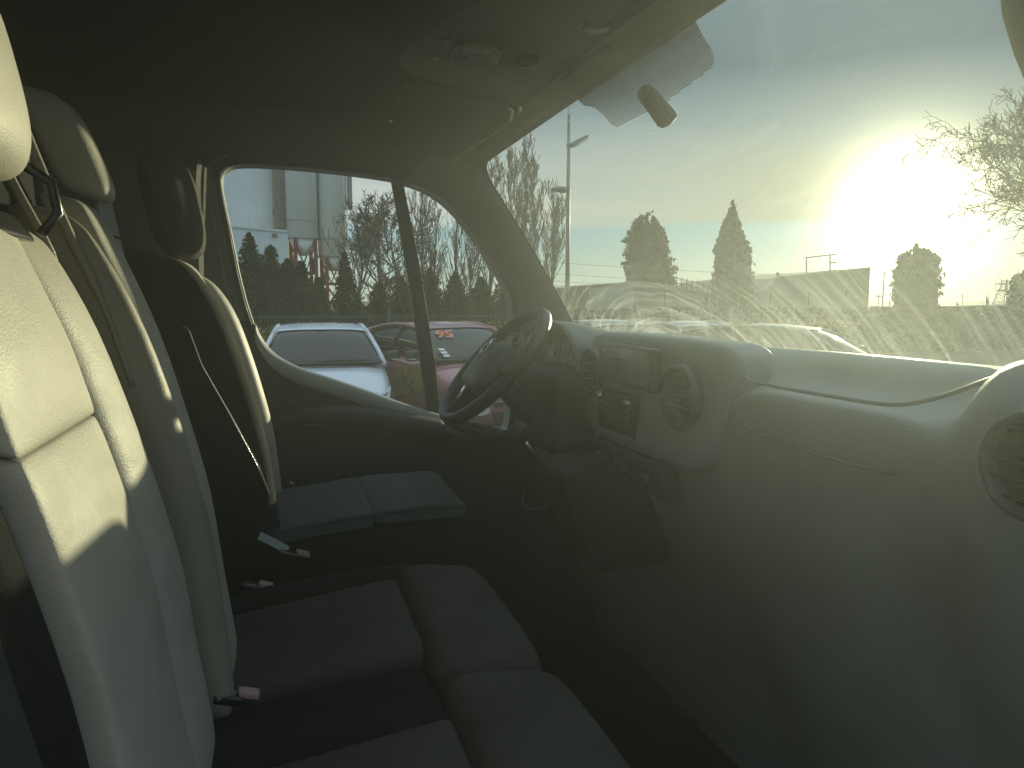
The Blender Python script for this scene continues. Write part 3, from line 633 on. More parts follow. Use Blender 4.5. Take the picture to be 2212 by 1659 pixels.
facebox('screen', 1.362, 1.592, -0.180, -0.108, FX - 0.0125, 0.004, mat('display', (0.16, 0.19, 0.21), 0.25, var=0.25, vscale=12), scr, 0.001)
for k in range(3): facebox('screen_line', 1.49, 1.565 - 0.012 * k, -0.128 - 0.011 * k, -0.1305 - 0.011 * k, FX - 0.0135, 0.0012, 'black', scr, 0)
rad = facebox('radio', 1.42, 1.615, -0.298, -0.205, FX - 0.012, 0.03, 'black', dash, 0.004)
for y, z in ((1.59, -0.22), (1.445, -0.222)):
    obj('radio_knob', lathe([(0.002, 0.012), (0.007, 0.011), (0.008, 0), (0.008, -0.002)], 14, axis_m((FX - 0.014, y, z), (-1, 0, 0))), 'chrome', rad)
for i in range(3):
    for y in (1.585, 1.45):
        facebox('radio_button', y - 0.012, y + 0.012, -0.243 - i * 0.017, -0.236 - i * 0.017, FX - 0.016, 0.005, 'hub', rad, 0.001)
facebox('radio_slot', 1.475, 1.56, -0.232, -0.229, FX - 0.0135, 0.003, 'rubber', rad, 0)
facebox('radio_display', 1.475, 1.56, -0.275, -0.245, FX - 0.0135, 0.003, 'screen', rad, 0.001)
hv = obj('heater_panel', pillow(lambda u, v, w: (0.765 + w * 0.03 - 0.02 * v, 1.50 + u * 0.17, -0.375 + v * 0.048), 0.3, 9), 'trim', dash, sub=1)
for y in (1.60, 1.50, 1.40):
    k_ = obj('heater_knob', lathe([(0.002, 0.018), (0.016, 0.017), (0.019, 0.004), (0.022, 0)], 20, axis_m((0.735, y, -0.372), (-1, 0, 0.15))), 'black', hv)
    obj('knob_rim', lathe([(0.019, 0.0), (0.024, 0.0), (0.024, 0.003), (0.019, 0.003)], 20, axis_m((0.736, y, -0.372), (-1, 0, 0.15))), 'chrome', k_)
# binnacle hood
def arch(x, w, h, z0, n=20, yc=1.995):
    return [Vector((x, yc - w * math.cos(math.pi * k / n), z0 + h * math.sin(math.pi * k / n) ** 0.75)) for k in range(n + 1)]
rows = [arch(0.98, 0.26, 0.02, -0.12), arch(0.90, 0.235, 0.075, -0.16), arch(0.82, 0.215, 0.118, -0.18), arch(0.755, 0.205, 0.130, -0.185), arch(0.735, 0.20, 0.128, -0.188), arch(0.738, 0.188, 0.117, -0.188), arch(0.79, 0.175, 0.10, -0.19)]
bino = obj('instrument_hood', grid(rows), mat('hood_plastic', (0.15, 0.17, 0.17), 0.55, bump=0.5, bscale=450, var=0.1, vscale=7), dash, sub=1)
obj('instrument_cluster', pillow(lambda u, v, w: (0.80 + w * 0.012 + v * 0.02, 1.995 + u * 0.175, -0.165 + v * 0.075), 0.4, 8), 'black', bino)
for y in (2.08, 1.91):
    obj('dial', lathe([(0.002, 0.002), (0.045, 0.002), (0.05, 0.006), (0.053, 0)], 26, axis_m((0.785, y, -0.16), (-1, 0, 0.15))), 'screen', bino)
obj('hood_screw', lathe([(0.001, 0.004), (0.004, 0.003), (0.005, 0)], 10, axis_m(P(1291, 733, Y=1.77) , (-1, -1, 0.1))), 'chrome', bino)
obj('column_surround', pillow(lambda u, v, w: (0.76 + w * 0.09, 1.97 + u * 0.20, -0.30 + v * 0.12), 0.4, 9), 'trim', dash, sub=1)
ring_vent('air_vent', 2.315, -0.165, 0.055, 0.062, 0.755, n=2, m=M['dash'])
# right hand end pod vent
ring_vent('air_vent', 0.505, -0.155, 0.050, 0.052, 0.675)
# steering column, wheel
wc = Vector((0.570, 1.985, -0.178)); wn = Vector((-1, 0, 0.93)).normalized(); wu = Vector((0.93, 0, 1)).normalized(); wy = Vector((0, 1, 0))
sw_ = empty('steering_wheel', (0, 0, 0), van)
RW = 0.197
obj('wheel_rim', tube([wc + wy * math.cos(a) * RW + wu * math.sin(a) * RW for a in [2 * math.pi * k / 64 for k in range(64)]], 0.0165, 14, True, flat=(1.0, 1.12)), 'wheel', sw_)
def hubf(u, v, w): return tuple(wc + wy * u * (0.085 - 0.018 * v) + wu * (v * 0.082 - 0.012) + wn * (w * 0.028 + 0.004 + (0.02 * (1 - u * u) * (1 - v * v) if w > 0 else 0)))
obj('airbag_cover', pillow(hubf, (0.5, 0.5, 0.6), 13), 'hub', sw_, sub=1)
for sgn in (-1, 1):
    obj('spoke', tube([wc + wy * sgn * 0.06 - wn * 0.01 + wu * 0.0, wc + wy * sgn * 0.12 - wn * 0.012 + wu * 0.006, wc + wy * sgn * 0.19], [0.03, 0.024, 0.016], 12, flat=(1.0, 0.45) if True else None), 'wheel', sw_)
obj('spoke', tube([wc - wu * 0.07 - wn * 0.012, wc - wu * 0.13 - wn * 0.014, wc - wu * 0.19], [0.04, 0.03, 0.018], 12, flat=(0.5, 1.0)), 'wheel', sw_)
# emblem: an upright open lozenge
def pt(a, b, h=0.045): return wc + wy * a + wu * b + wn * h
lz = [(0, 0.030), (0.019, 0), (0, -0.030), (-0.019, 0)]
emb = join(*[tube([pt(lz[i][0], lz[i][1] + 0.018, 0.0515), pt(lz[(i + 1) % 4][0], lz[(i + 1) % 4][1] + 0.018, 0.0515)], 0.0035, 8) for i in range(4)])
obj('emblem', emb, 'chrome', sw_)
obj('emblem_plate', prism([pt(a * 1.5, b * 1.35 + 0.018, 0.046) for a, b in lz], tuple(wn * 0.003)), 'black', sw_)
obj('cover_joint', tube([pt(0.062 * math.cos(a) * (1 - 0.18 * math.sin(a)), 0.062 * math.sin(a) - 0.006, 0.036) for a in [2 * math.pi * k / 40 for k in range(40)]], 0.0018, 6, True), 'rubber', sw_)
obj('steering_column', tube([wc - wn * 0.02, wc - wn * 0.12, wc - wn * 0.26, wc - wn * 0.34], [0.05, 0.062, 0.075, 0.075], 16), 'trim', van)
obj('column_stalk', tube([wc - wn * 0.06 + wy * 0.04, wc - wn * 0.05 + wy * 0.12 + wu * .01, wc - wn * 0.035 + wy * 0.19 + wu * .02], [0.008, 0.009, 0.013], 10), 'black', van)
obj('column_stalk', tube([wc - wn * 0.06 - wy * 0.04, wc - wn * 0.05 - wy * 0.12 - wu * .02, wc - wn * 0.035 - wy * 0.17 - wu * .03], [0.008, 0.009, 0.013], 10), 'black', van)
# ignition ring
ig = P(1202, 940, Y=1.84)
igo = obj('ignition_switch', lathe([(0.009, 0.004), (0.014, 0.005), (0.016, 0.0), (0.016, -0.03)], 20, axis_m(ig, (-1, -0.3, 0.3))), 'chrome', van)
obj('ignition_barrel', lathe([(0.001, 0.003), (0.009, 0.003), (0.009, -0.01)], 16, axis_m(ig, (-1, -0.3, 0.3))), 'black', igo)
# gear console + lever
gk = obj('gear_console', pillow(lambda u, v, w: (0.73 + w * 0.11 - 0.05 * v, 1.60 + u * 0.10, -0.50 + v * 0.13), 0.35, 9), 'trim', van, sub=1)
kb = P(1121, 936, Y=1.66)
gl_ = obj('gear_lever', tube([kb + Vector((0.10, 0, -0.13)), kb + Vector((0.03, 0, -0.04)), kb], 0.008, 8), 'chrome', van)
obj('gear_knob', pillow(lambda u, v, w: tuple(kb + Vector((u * 0.024, v * 0.022, w * 0.028))), 0.9, 9), M['wheel'], gl_, sub=1)
obj('gear_boot', lathe([(0.05, 0), (0.042, 0.03), (0.026, 0.06), (0.012, 0.085), (0.009, 0.10)], 16, axis_m(kb + Vector((0.12, 0, -0.16)), (-0.5, 0, 1))), 'rubber', gl_)
obj('boot_ring', tube([P(x, y, Y=1.58) for x, y in ((1132, 1062), (1128, 1082), (1133, 1095), (1148, 1102), (1170, 1098), (1200, 1080))], 0.003, 8), 'hub', gk)
cup = P(1440, 1235, Y=1.25)
# near side shell of the van: front pillar and outer skin, so the cab is a closed thing seen through its near window
wsR = [WS(0.975, -0.03 + 1.04 * k / 16) + Vector((-0.012, 0.0, -0.008)) for k in range(17)]
for p in wsR: p.y += max(0.012, min(0.085, 0.028 + (0.40 - p.z) * 0.45))
obj('front_pillar', strip(wsR, [p + Vector((0.0, -0.15, 0.01)) for p in wsR], 3, (-0.02, 0, 0), 20), mat('near_pillar_plastic', (0.10, 0.10, 0.085), 0.7, bump=0.3, bscale=400, var=0.08, vscale=5), van, solid=0.02)
body = mat('van_paint', (0.7, 0.7, 0.68), 0.35, coat=0.5, var=0.05, vscale=2)
obj('roof_skin', grid([[Vector((x, y, 0.70 - 0.04 * ((y - 1.4) / 1.0) ** 2 - (0.9 * max(0, x - 0.45) ** 1.0) * 0.55)) for x in (-0.75, -0.2, 0.3, 0.5, 0.64)] for y in [0.36 + 2.14 * k / 10 for k in range(11)]]), body, van, solid=0.01)
obj('outer_skin', join(box((-0.72, 1.43, -0.5), (0.02, 2.1, 2.4)), grid([[Vector((1.30, 2.40, -0.20)), Vector((1.55, 2.40, -0.35)), Vector((1.75, 2.3, -0.70)), Vector((1.85, 2.3, -1.25))], [Vector((1.34, 1.4, -0.20)), Vector((1.65, 1.4, -0.33)), Vector((1.9, 1.4, -0.70)), Vector((2.0, 1.4, -1.25))], [Vector((1.30, 0.45, -0.20)), Vector((1.55, 0.45, -0.35)), Vector((1.75, 0.5, -0.70)), Vector((1.85, 0.5, -1.25))]]), box((0.5, 2.52, -0.95), (2.3, 0.02, 0.9)), box((-0.45, 0.40, -0.1), (0.5, 0.03, 1.5)), box((1.15, 0.40, -0.75), (0.6, 0.03, 0.9))), body, van, smooth=False)

# ---- scattering air added in and around the cab to imitate lens glare
m = bpy.data.materials.new('glare_air'); m.use_nodes = True; t = m.node_tree; t.nodes.clear()
pv = N(t, 'ShaderNodeVolumePrincipled'); pv.inputs['Color'].default_value = (0.93, 0.975, 0.97, 1); pv.inputs['Density'].default_value = 0.036; pv.inputs['Anisotropy'].default_value = 0.72
t.links.new(pv.outputs[0], N(t, 'ShaderNodeOutputMaterial').inputs['Volume']); M['air'] = m
GLARE_AIR = obj('glare_haze', prism([(x, -0.60, z) for x, z in ((-0.86, -1.45), (2.14, -1.45), (2.04, -0.60), (1.74, -0.22), (1.40, -0.13), (1.08, 0.20), (0.80, 0.56), (0.66, 0.78), (-0.86, 0.84))], (0, 3.24, 0)), 'air', None, smooth=False, label='pale scattering air added to the van cab in place of lens glare', cat='glare_haze', kind='stuff')

# ================================================================== OUTSIDE
M['asphalt'] = mat('asphalt', (0.055, 0.055, 0.052), 0.9, bump=0.6, bscale=40, var=0.25, vscale=0.7)
M['grass'] = mat('verge_grass', (0.06, 0.075, 0.03), 0.95, bump=0.8, bscale=20, var=0.35, vscale=1.2)
obj('ground', ([(-900, -300, G), (1500, -300, G), (1500, 1800, G), (-900, 1800, G)], [(0, 1, 2, 3)]), 'asphalt', None, smooth=False, kind='structure')
vy0, vy1 = 13.9, 16.5
obj('verge', grid([[Vector((x, y, G + 0.06 + 0.08 * noise.noise(Vector((x * .5, y, 0))))) for x in [-14 + 1.0 * k for k in range(60)]] for y in (13.5, 14.2, 15, 17, 30, 60)]), 'grass', None, kind='structure')
obj('kerb', box((15, 13.42, G + 0.06), (60, 0.15, 0.14)), mat('kerb_concrete', (0.32, 0.31, 0.29), 0.85, var=0.15, vscale=3), None, smooth=False, kind='structure')

# ---------------- cars
def carpaint(name, col, metal=0.0): return mat(name, col, 0.30, metal=metal, coat=1.0, var=0.04, vscale=3)
M['carglass'] = mat('car_glass', (0.012, 0.018, 0.02), 0.05, spec=0.35)
M['tyre'] = mat('tyre_rubber', (0.02, 0.02, 0.02), 0.85, bump=0.4, bscale=60)
M['rimm'] = mat('wheel_alloy', (0.45, 0.46, 0.47), 0.35, metal=0.9)
M['lamp'] = mat('headlight_glass', (0.45, 0.47, 0.48), 0.08, coat=1.0, var=0.4, vscale=25)
def make_car(name, label, paint, loc, rz, hgt=1.0, glassk=True, group=None, roofpaint=None, wid=1.0, mirror='black'):
    root = empty(name, loc, None, rz, label=label, cat='car', group=group)
    # local: x across, y from nose (0) to tail, z up from ground
    st = [(0.00, .52, .30, .52), (0.05, .66, .24, .60), (0.18, .76, .20, .68), (0.45, .82, .18, .78), (0.8, .845, .18, .88), (1.15, .85, .18, .955), (1.5, .855, .18, .985), (2.4, .86, .18, .99), (3.3, .855, .18, 1.0), (3.75, .82, .22, 1.0), (3.92, .76, .30, .95), (3.98, .66, .36, .80)]
    rows = []
    for y, w, zb, zt in st:
        w *= wid; ring = []
        half = [(0, zt + .03), (.35 * w, zt + .027), (.70 * w, zt + .012), (.90 * w, zt - .02), (.975 * w, zt - .08), (1.0 * w, zt - .17), (.985 * w, (zt + zb) / 2), (1.0 * w, zb + .12), (.95 * w, zb), (.4 * w, zb - .02)]
        ring = half + [(-a, b) for a, b in half[::-1] if a > 0]
        rows.append([Vector((a, y, b * (1 if b < 1 else 1))) for a, b in ring])
    obj('body', loft(rows), paint, root, sub=1)
    # greenhouse: roof rails and glass
    H = 1.46 * hgt
    def gh(y, s):   # half width and height of the greenhouse skin at height share s
        return (0.79 - 0.21 * s ** 1.25) * wid
    zb = 1.0; 
    prof = [(1.02, 0.97), (1.30, 1.13), (1.62, 1.31), (1.86, 1.405), (2.2, 1.455), (2.7, 1.46), (3.2, 1.42), (3.55, 1.35), (3.78, 1.18), (3.93, 0.98)]
    prof = [(y, 0.97 + (z - 0.97) * (H - 0.97) / 0.49) for y, z in prof]
    def ztop(y): return interp(prof, y)
    sk = []
    ys = [1.02, 1.15, 1.3, 1.46, 1.62, 1.75, 1.86, 2.2, 2.7, 3.2, 3.55, 3.68, 3.78, 3.86, 3.93]
    for y in ys:
        zt = ztop(y); s = (zt - 0.97) / (H - 0.97); w = gh(y, s) - 0.012
        ring = [Vector((0, y - 0.05 * (1 - 0) * (1 if y < 2 else -1) * (1 if s < 1 else 0), zt + .01)), Vector((w * .5, y - 0.03 * (1 if y < 2 else -1), zt + .006)), Vector((w * .85, y, zt - .006)), Vector((w, y, zt - .03 * s)), Vector((gh(y, s * .5), y, 0.97 + (zt - .97) * .5)), Vector((0.79 * wid, y, 0.93))]
        ring = ring + [Vector((-p.x, p.y, p.z)) for p in ring[::-1] if p.x > 0]
        sk.append(ring)
    core = obj('cabin_glass', loft(sk), 'carglass', root, sub=1)
    rp = roofpaint or paint
    # roof panel
    rows = []
    for y in (1.80, 1.86, 2.2, 2.7, 3.2, 3.55, 3.64):
        zt = ztop(y); s = (zt - .97) / (H - .97); w = gh(y, s) + .006
        rows.append([Vector((w * a, y - (0.05 * (1 - abs(a)) if y < 2 else 0), zt + .018 - .035 * abs(a) ** 5)) for a in (-1, -.85, -.5, 0, .5, .85, 1)])
    obj('roof', grid(rows), rp, root, sub=1, solid=0.012)
    def edge(y, side, lift=.008):
        zt = ztop(y); s = (zt - .97) / (H - .97); return Vector((side * (gh(y, s) + lift), y, zt - .012))
    for sd_ in (-1, 1):
        obj('pillar', tube([edge(y, sd_) for y in (1.02, 1.3, 1.62, 1.86)], 0.032, 8), paint, root)
        obj('pillar', tube([edge(y, sd_) for y in (1.86, 2.2, 2.7, 3.2, 3.55)], 0.026, 8), rp, root)
        obj('pillar', tube([edge(y, sd_) for y in (3.55, 3.78, 3.93)], 0.05, 8), paint, root)
        obj('pillar', tube([edge(2.42, sd_), Vector((sd_ * .80 * wid, 2.5, .99))], 0.028, 8), 'rubber', root)
        # mirror
        ml = (-1 if sd_ < 0 else 1)
        mo = obj('mirror', pillow(lambda u, v, w: (ml * (0.93 * wid + u * .105), 1.33 + w * .07 - .02 * u * ml, 1.04 + v * .075 + (.012 if u * ml > 0 else 0)), 0.6, 8), mirror, root, sub=1)
        obj('indicator', pillow(lambda u, v, w: (ml * (0.97 * wid + u * .06), 1.262 + w * .008, 1.0 + v * .01), 0.4, 6), 'chrome', mo)
        obj('mirror_arm', tube([(ml * .82 * wid, 1.36, 0.99), (ml * .92 * wid, 1.34, 1.0)], 0.022, 6), 'rubber', root)
        # headlight, wraps the corner
        hl = [Vector((ml * a * wid, y, z)) for a, y, z in ((.40, .055, .60), (.58, .085, .635), (.72, .19, .69), (.80, .40, .735), (.805, .38, .70), (.76, .16, .60), (.62, .045, .555), (.42, .02, .565))]
        ho = obj('headlight', prism(hl, (0, -.025, .012)), 'lamp', root, bev=.006, sub=0)
        obj('daytime_strip', tube([Vector((ml * a * wid, y, z)) for a, y, z in ((.10, -.02, .60), (.40, .015, .60), (.6, .05, .625), (.74, .16, .68))], .011, 6), 'chrome', ho)
        fl = [Vector((ml * a * wid, y, z)) for a, y, z in ((.50, -.0, .44), (.62, .03, .47), (.73, .10, .45), (.73, .09, .37), (.60, .02, .35), (.50, -.01, .38))]
        obj('fog_lamp', prism(fl, (0, -.02, 0)), 'lamp', root, bev=.006)
        for wy_ in (0.78, 3.22):
            wh = obj('tyre', lathe([(.20, -.10), (.30, -.10), (.315, -.07), (.315, .07), (.30, .10), (.20, .10)], 26, axis_m((ml * .77 * wid, wy_, .315), (ml, 0, 0))), 'tyre', root)
            obj('rim', lathe([(.002, .085), (.05, .09), (.06, .07), (.19, .06), (.205, .095), (.205, .05)], 20, axis_m((ml * .77 * wid, wy_, .315), (ml, 0, 0))), 'rimm', wh)
        obj('wiper', tube([(ml * .15 - .1, 0.98, .99), (ml * .15 + .15, 1.03, 1.01), (ml * .15 + .42, 1.05, 1.02)], .008, 5), 'rubber', root)
    obj('cowl_panel', grid([[Vector((a * .76 * wid, 0.98 - .06 * (1 - a * a), .985)), ] + [Vector((a * .77 * wid, 1.06 - .07 * (1 - a * a), 1.0))] for a in [-1 + k / 6 for k in range(13)]]), 'rubber', root, solid=.01)
    obj('grille', prism([(-.44, -.012, .50), (.44, -.012, .50), (.40, -.0, .44), (-.40, -.0, .44)], (0, .03, 0)), 'rubber', root, bev=.004)
    obj('lower_grille', prism([(-.46, -.005, .38), (.46, -.005, .38), (.40, .01, .27), (-.40, .01, .27)], (0, .03, 0)), 'rubber', root, bev=.004)
    obj('number_plate', box((0, -.03, .42), (.50, .012, .10)), mat('plate_white', (.7, .7, .66), .5), root, smooth=False, bev=.003)
    obj('sensor_housing', pillow(lambda u, v, w: (u * .10, 1.80 + w * .02 - v * .05, 0.01 + interp(prof, 1.78) + .0 + v * .05 - .035), .6, 7), 'rubber', root)
    for a in (-.30, .30): obj('washer_jet', box((a, 0.90, .955), (.03, .02, .012)), 'rubber', root)
    return root
white = carpaint('white_paint', (0.62, 0.66, 0.72))
CARY = 8.9
cx0 = P(692, 785, Y=CARY + 1).x
car1 = make_car('parked_car', 'white hatchback with black mirror facing the van, left of the red car', white, (cx0, CARY, G), R(-2), group=None)
redp = mat('red_wrap_paint', (0.27, 0.075, 0.095), 0.35, coat=0.8, var=0.25, vscale=3.0)
t = redp.node_tree
cx1 = P(1090, 785, Y=CARY + 1).x
car2 = make_car('parked_car', 'red hatchback with orange number 95 on its windscreen and dark mirror', redp, (cx1, CARY + 0.2, G), R(15), hgt=1.0)
# flame-like yellow flank graphics and sticker of the red car
yel = mat('yellow_wrap', (0.24, 0.16, 0.04), 0.5, var=0.35, vscale=9); org = mat('orange_digits', (0.75, 0.16, 0.05), 0.5); wht = mat('white_sticker', (0.7, 0.7, 0.68), 0.5)
fl = [(1.35, .93), (1.7, .80), (1.9, .88), (2.2, .66), (2.5, .74), (3.0, .5), (3.3, .55), (3.6, .4), (3.2, .36), (2.6, .45), (2.0, .40), (1.6, .48), (1.25, .55), (1.1, .75)]
obj('flank_graphic', prism([(-.868, y, z) for y, z in fl], (.01, 0, 0)), yel, car2, smooth=False)
for k, (y, z) in enumerate(((1.5, .66), (1.62, .60), (1.5, .54), (1.75, .66), (2.0, .56), (2.12, .50))):
    obj('flank_square', box((-.874, y, z), (.006, .07, .06)), 'black', car2, smooth=False)
for k, (a, z) in enumerate(((-.55, .52), (-.1, .50), (.35, .53))):
    obj('nose_graphic', prism([(a - .12, -.03 + abs(a) * .12, z + .10), (a, -.035 + abs(a) * .1, z), (a + .2, -.02 + abs(a) * .1, z - .06), (a + .05, -.02 + abs(a) * .1, z - .14), (a - .2, -.01 + abs(a) * .12, z - .05)], (0, -.006, 0)), yel, car2, smooth=False)
def text(name, s, size, mtx, m, parent, shear=0.0):
    c = bpy.data.curves.new(name, 'FONT'); c.body = s; c.size = size; c.extrude = .002; c.offset = size * 0.035; c.shear = shear; c.align_x = 'CENTER'; c.align_y = 'CENTER'; c.resolution_u = 3
    o = bpy.data.objects.new(name, c); dg = bpy.context.evaluated_depsgraph_get(); COL.objects.link(o); bpy.context.view_layer.update(); dg.update()
    me = bpy.data.meshes.new_from_object(o.evaluated_get(dg)); bpy.data.objects.remove(o)
    me.transform(mtx); me.materials.clear(); me.materials.append(m); q = bpy.data.objects.new(name, me); return link(q, parent)
def on_screen(x, s):          # point and frame on the car windscreen, s = share up
    y = 1.02 + 0.84 * s; z = 0.97 + 0.435 * s; return Vector((x, y - .06, z + .035))
ws_m = lambda x, s: Matrix.Translation(on_screen(x, s)) @ Matrix.Rotation(math.atan2(.435, .84) , 4, 'X')
text('windscreen_number', '95', 0.25, ws_m(-.34, .72), org, car2, 0.25)
text('number_outline', '95', 0.275, Matrix.Translation((0, .004, -.004)) @ ws_m(-.34, .72), wht, car2, 0.25)
for k in range(3): obj('windscreen_sticker', xf(box((0, 0, 0), (.09, .055, .003)), ws_m(-.56 - .0 * k, .10 + .09 * k)), wht, car2, smooth=False)
silver = carpaint('silver_paint', (0.33, 0.34, 0.34), 0.6); darkp = carpaint('dark_paint', (0.03, 0.035, 0.04), 0.3); greyp = carpaint('grey_paint', (0.12, 0.13, 0.13), 0.5)
def px_x(px, Y): return P(px, 700, Y=Y).x
make_car('parked_car', 'grey hatchback beyond the instrument hood, first of the cars past the windscreen pillar', greyp, (px_x(1400, 10.6), 9.3, G), R(3), hgt=1.0)
make_car('parked_car', 'silver hatchback whose roof shows above the centre of the dashboard', silver, (px_x(1590, 10.9), 9.8, G), R(3), hgt=0.965)
make_car('parked_car', 'dark hatchback with the sun glinting on its roof, below the billboard frame', darkp, (px_x(1860, 9.3), 7.6, G), R(38), hgt=0.985, wid=1.02)
make_car('parked_car', 'far pale car just left of the third cypress, in full glare', silver, (px_x(1900, 24), 24, G), R(70), hgt=0.98)

# ---------------- fence and hedge
fence = empty('mesh_fence', (0, 14.15, G), None, label='long green wire mesh fence behind the hedge and parked cars', cat='fence')
fm = mat('fence_green_wire', (0.05, 0.085, 0.08), 0.55)
def wire(pts, r): return tube(pts, r, 4)
bars = []
fx0, fx1, ft, fb = -3.0, 11.0, 1.56, 0.05
x = fx0
while x < fx1:
    bars.append(box((x, 0, (ft + fb) / 2), (0.008, 0.008, ft - fb))); x += 0.055
obj('vertical_wires', join(*bars), fm, fence, smooth=False, kind='stuff')
for z in (0.1, .35, .6, .85, 1.1, 1.3, 1.5): obj('rail', box(((fx0 + fx1) / 2, 0.006, z), (fx1 - fx0, .006, .012 if z < 1.5 else .02)), fm, fence, smooth=False)
x = fx0
while x <= fx1: obj('post', box((x, .03, .82), (.05, .05, 1.64)), fm, fence, smooth=False); x += 2.5
def leafcloud(name, pts, size, m, parent=None, seed=1, up=0.0, elong=2.2, **kw):
    """pts: list of (position, normal-ish) -> leaf sized faces, two triangles each"""
    rnd = random.Random(seed); V = []; F = []
    for p, s in pts:
        a = Vector((rnd.gauss(0, 1), rnd.gauss(0, 1), rnd.gauss(0, 1) + up)).normalized(); b = a.cross(Vector((rnd.gauss(0, 1), rnd.gauss(0, 1), rnd.gauss(0, 1)))).normalized()
        l = size * s * rnd.uniform(.6, 1.4); k = len(V)
        V += [p - a * l * .5, p + b * l / elong * .5, p + a * l * .5, p - b * l / elong * .5]; F.append((k, k + 1, k + 2, k + 3))
    return obj(name, (V, F), m, parent, smooth=False, **kw)
def leafmat(name, c1, c2, scale=1.3, tr_=0.28):
    m = bpy.data.materials.new(name); m.use_nodes = True; t = m.node_tree; b = t.nodes['Principled BSDF']; b.inputs['Roughness'].default_value = 0.75; b.inputs['Specular IOR Level'].default_value = .25
    co = N(t, 'ShaderNodeTexCoord').outputs['Object']; n = N(t, 'ShaderNodeTexNoise'); n.inputs['Scale'].default_value = scale; n.inputs['Detail'].default_value = 6; t.links.new(co, n.inputs[0])
    t.links.new(ramp(t, n.outputs[0], [(0.35, c1), (0.65, c2)]), b.inputs['Base Color'])
    tl = N(t, 'ShaderNodeBsdfTranslucent'); t.links.new(ramp(t, n.outputs[0], [(0.35, c1), (0.65, c2)]), tl.inputs[0])
    mx = N(t, 'ShaderNodeMixShader'); mx.inputs[0].default_value = tr_; t.links.new(b.outputs[0], mx.inputs[1]); t.links.new(tl.outputs[0], mx.inputs[2])
    t.links.new(mx.outputs[0], t.nodes['Material Output'].inputs[0]); return m
M['hedge'] = leafmat('hedge_leaves', (0.035, 0.05, 0.018), (0.13, 0.14, 0.04), 2.0)
M['hedgetip'] = leafmat('hedge_tip_leaves', (0.20, 0.16, 0.05), (0.30, 0.20, 0.06), 3.0)
rnd = random.Random(3)
pts = []; tips = []
for i in range(26000):
    x = rnd.uniform(-4, 12.5); dx = noise.noise(Vector((x * .8, 0, 0)))
    top = 1.27 + 0.10 * dx + 0.07 * noise.noise(Vector((x * 3.1, 4, 0))); z = rnd.random() ** .7 * top
    y = 13.72 + 0.10 * noise.noise(Vector((x * 1.5, z * 2, 1))) + rnd.uniform(-.06, .10) if rnd.random() < .75 else rnd.uniform(13.7, 14.4)
    if y > 13.9: z = top - rnd.random() * .12
    pts.append((Vector((x, y, G + z)), 1))
    if z > top - .16 and rnd.random() < .22: tips.append((Vector((x, y - .03, G + z + rnd.uniform(0, .12))), 1.1))
hedge = obj('hedge', grid([[Vector((x, 13.82 + .03 * noise.noise(Vector((x * 2, z, 0))), G + z)) for x in [-4 + .25 * k for k in range(67)]] for z in (0, .4, .8, 1.1, 1.18)] + [[Vector((x, 14.35, G + 1.1)) for x in [-4 + .25 * k for k in range(67)]]]), 'hedge', None, label='clipped ivy hedge with yellow tips in front of the mesh fence', cat='hedge')
leafcloud('leaves', pts, .075, 'hedge', hedge, 5, elong=1.5, kind='stuff')
leafcloud('yellow_leaves', tips, .07, 'hedgetip', hedge, 6, elong=1.5, kind='stuff')

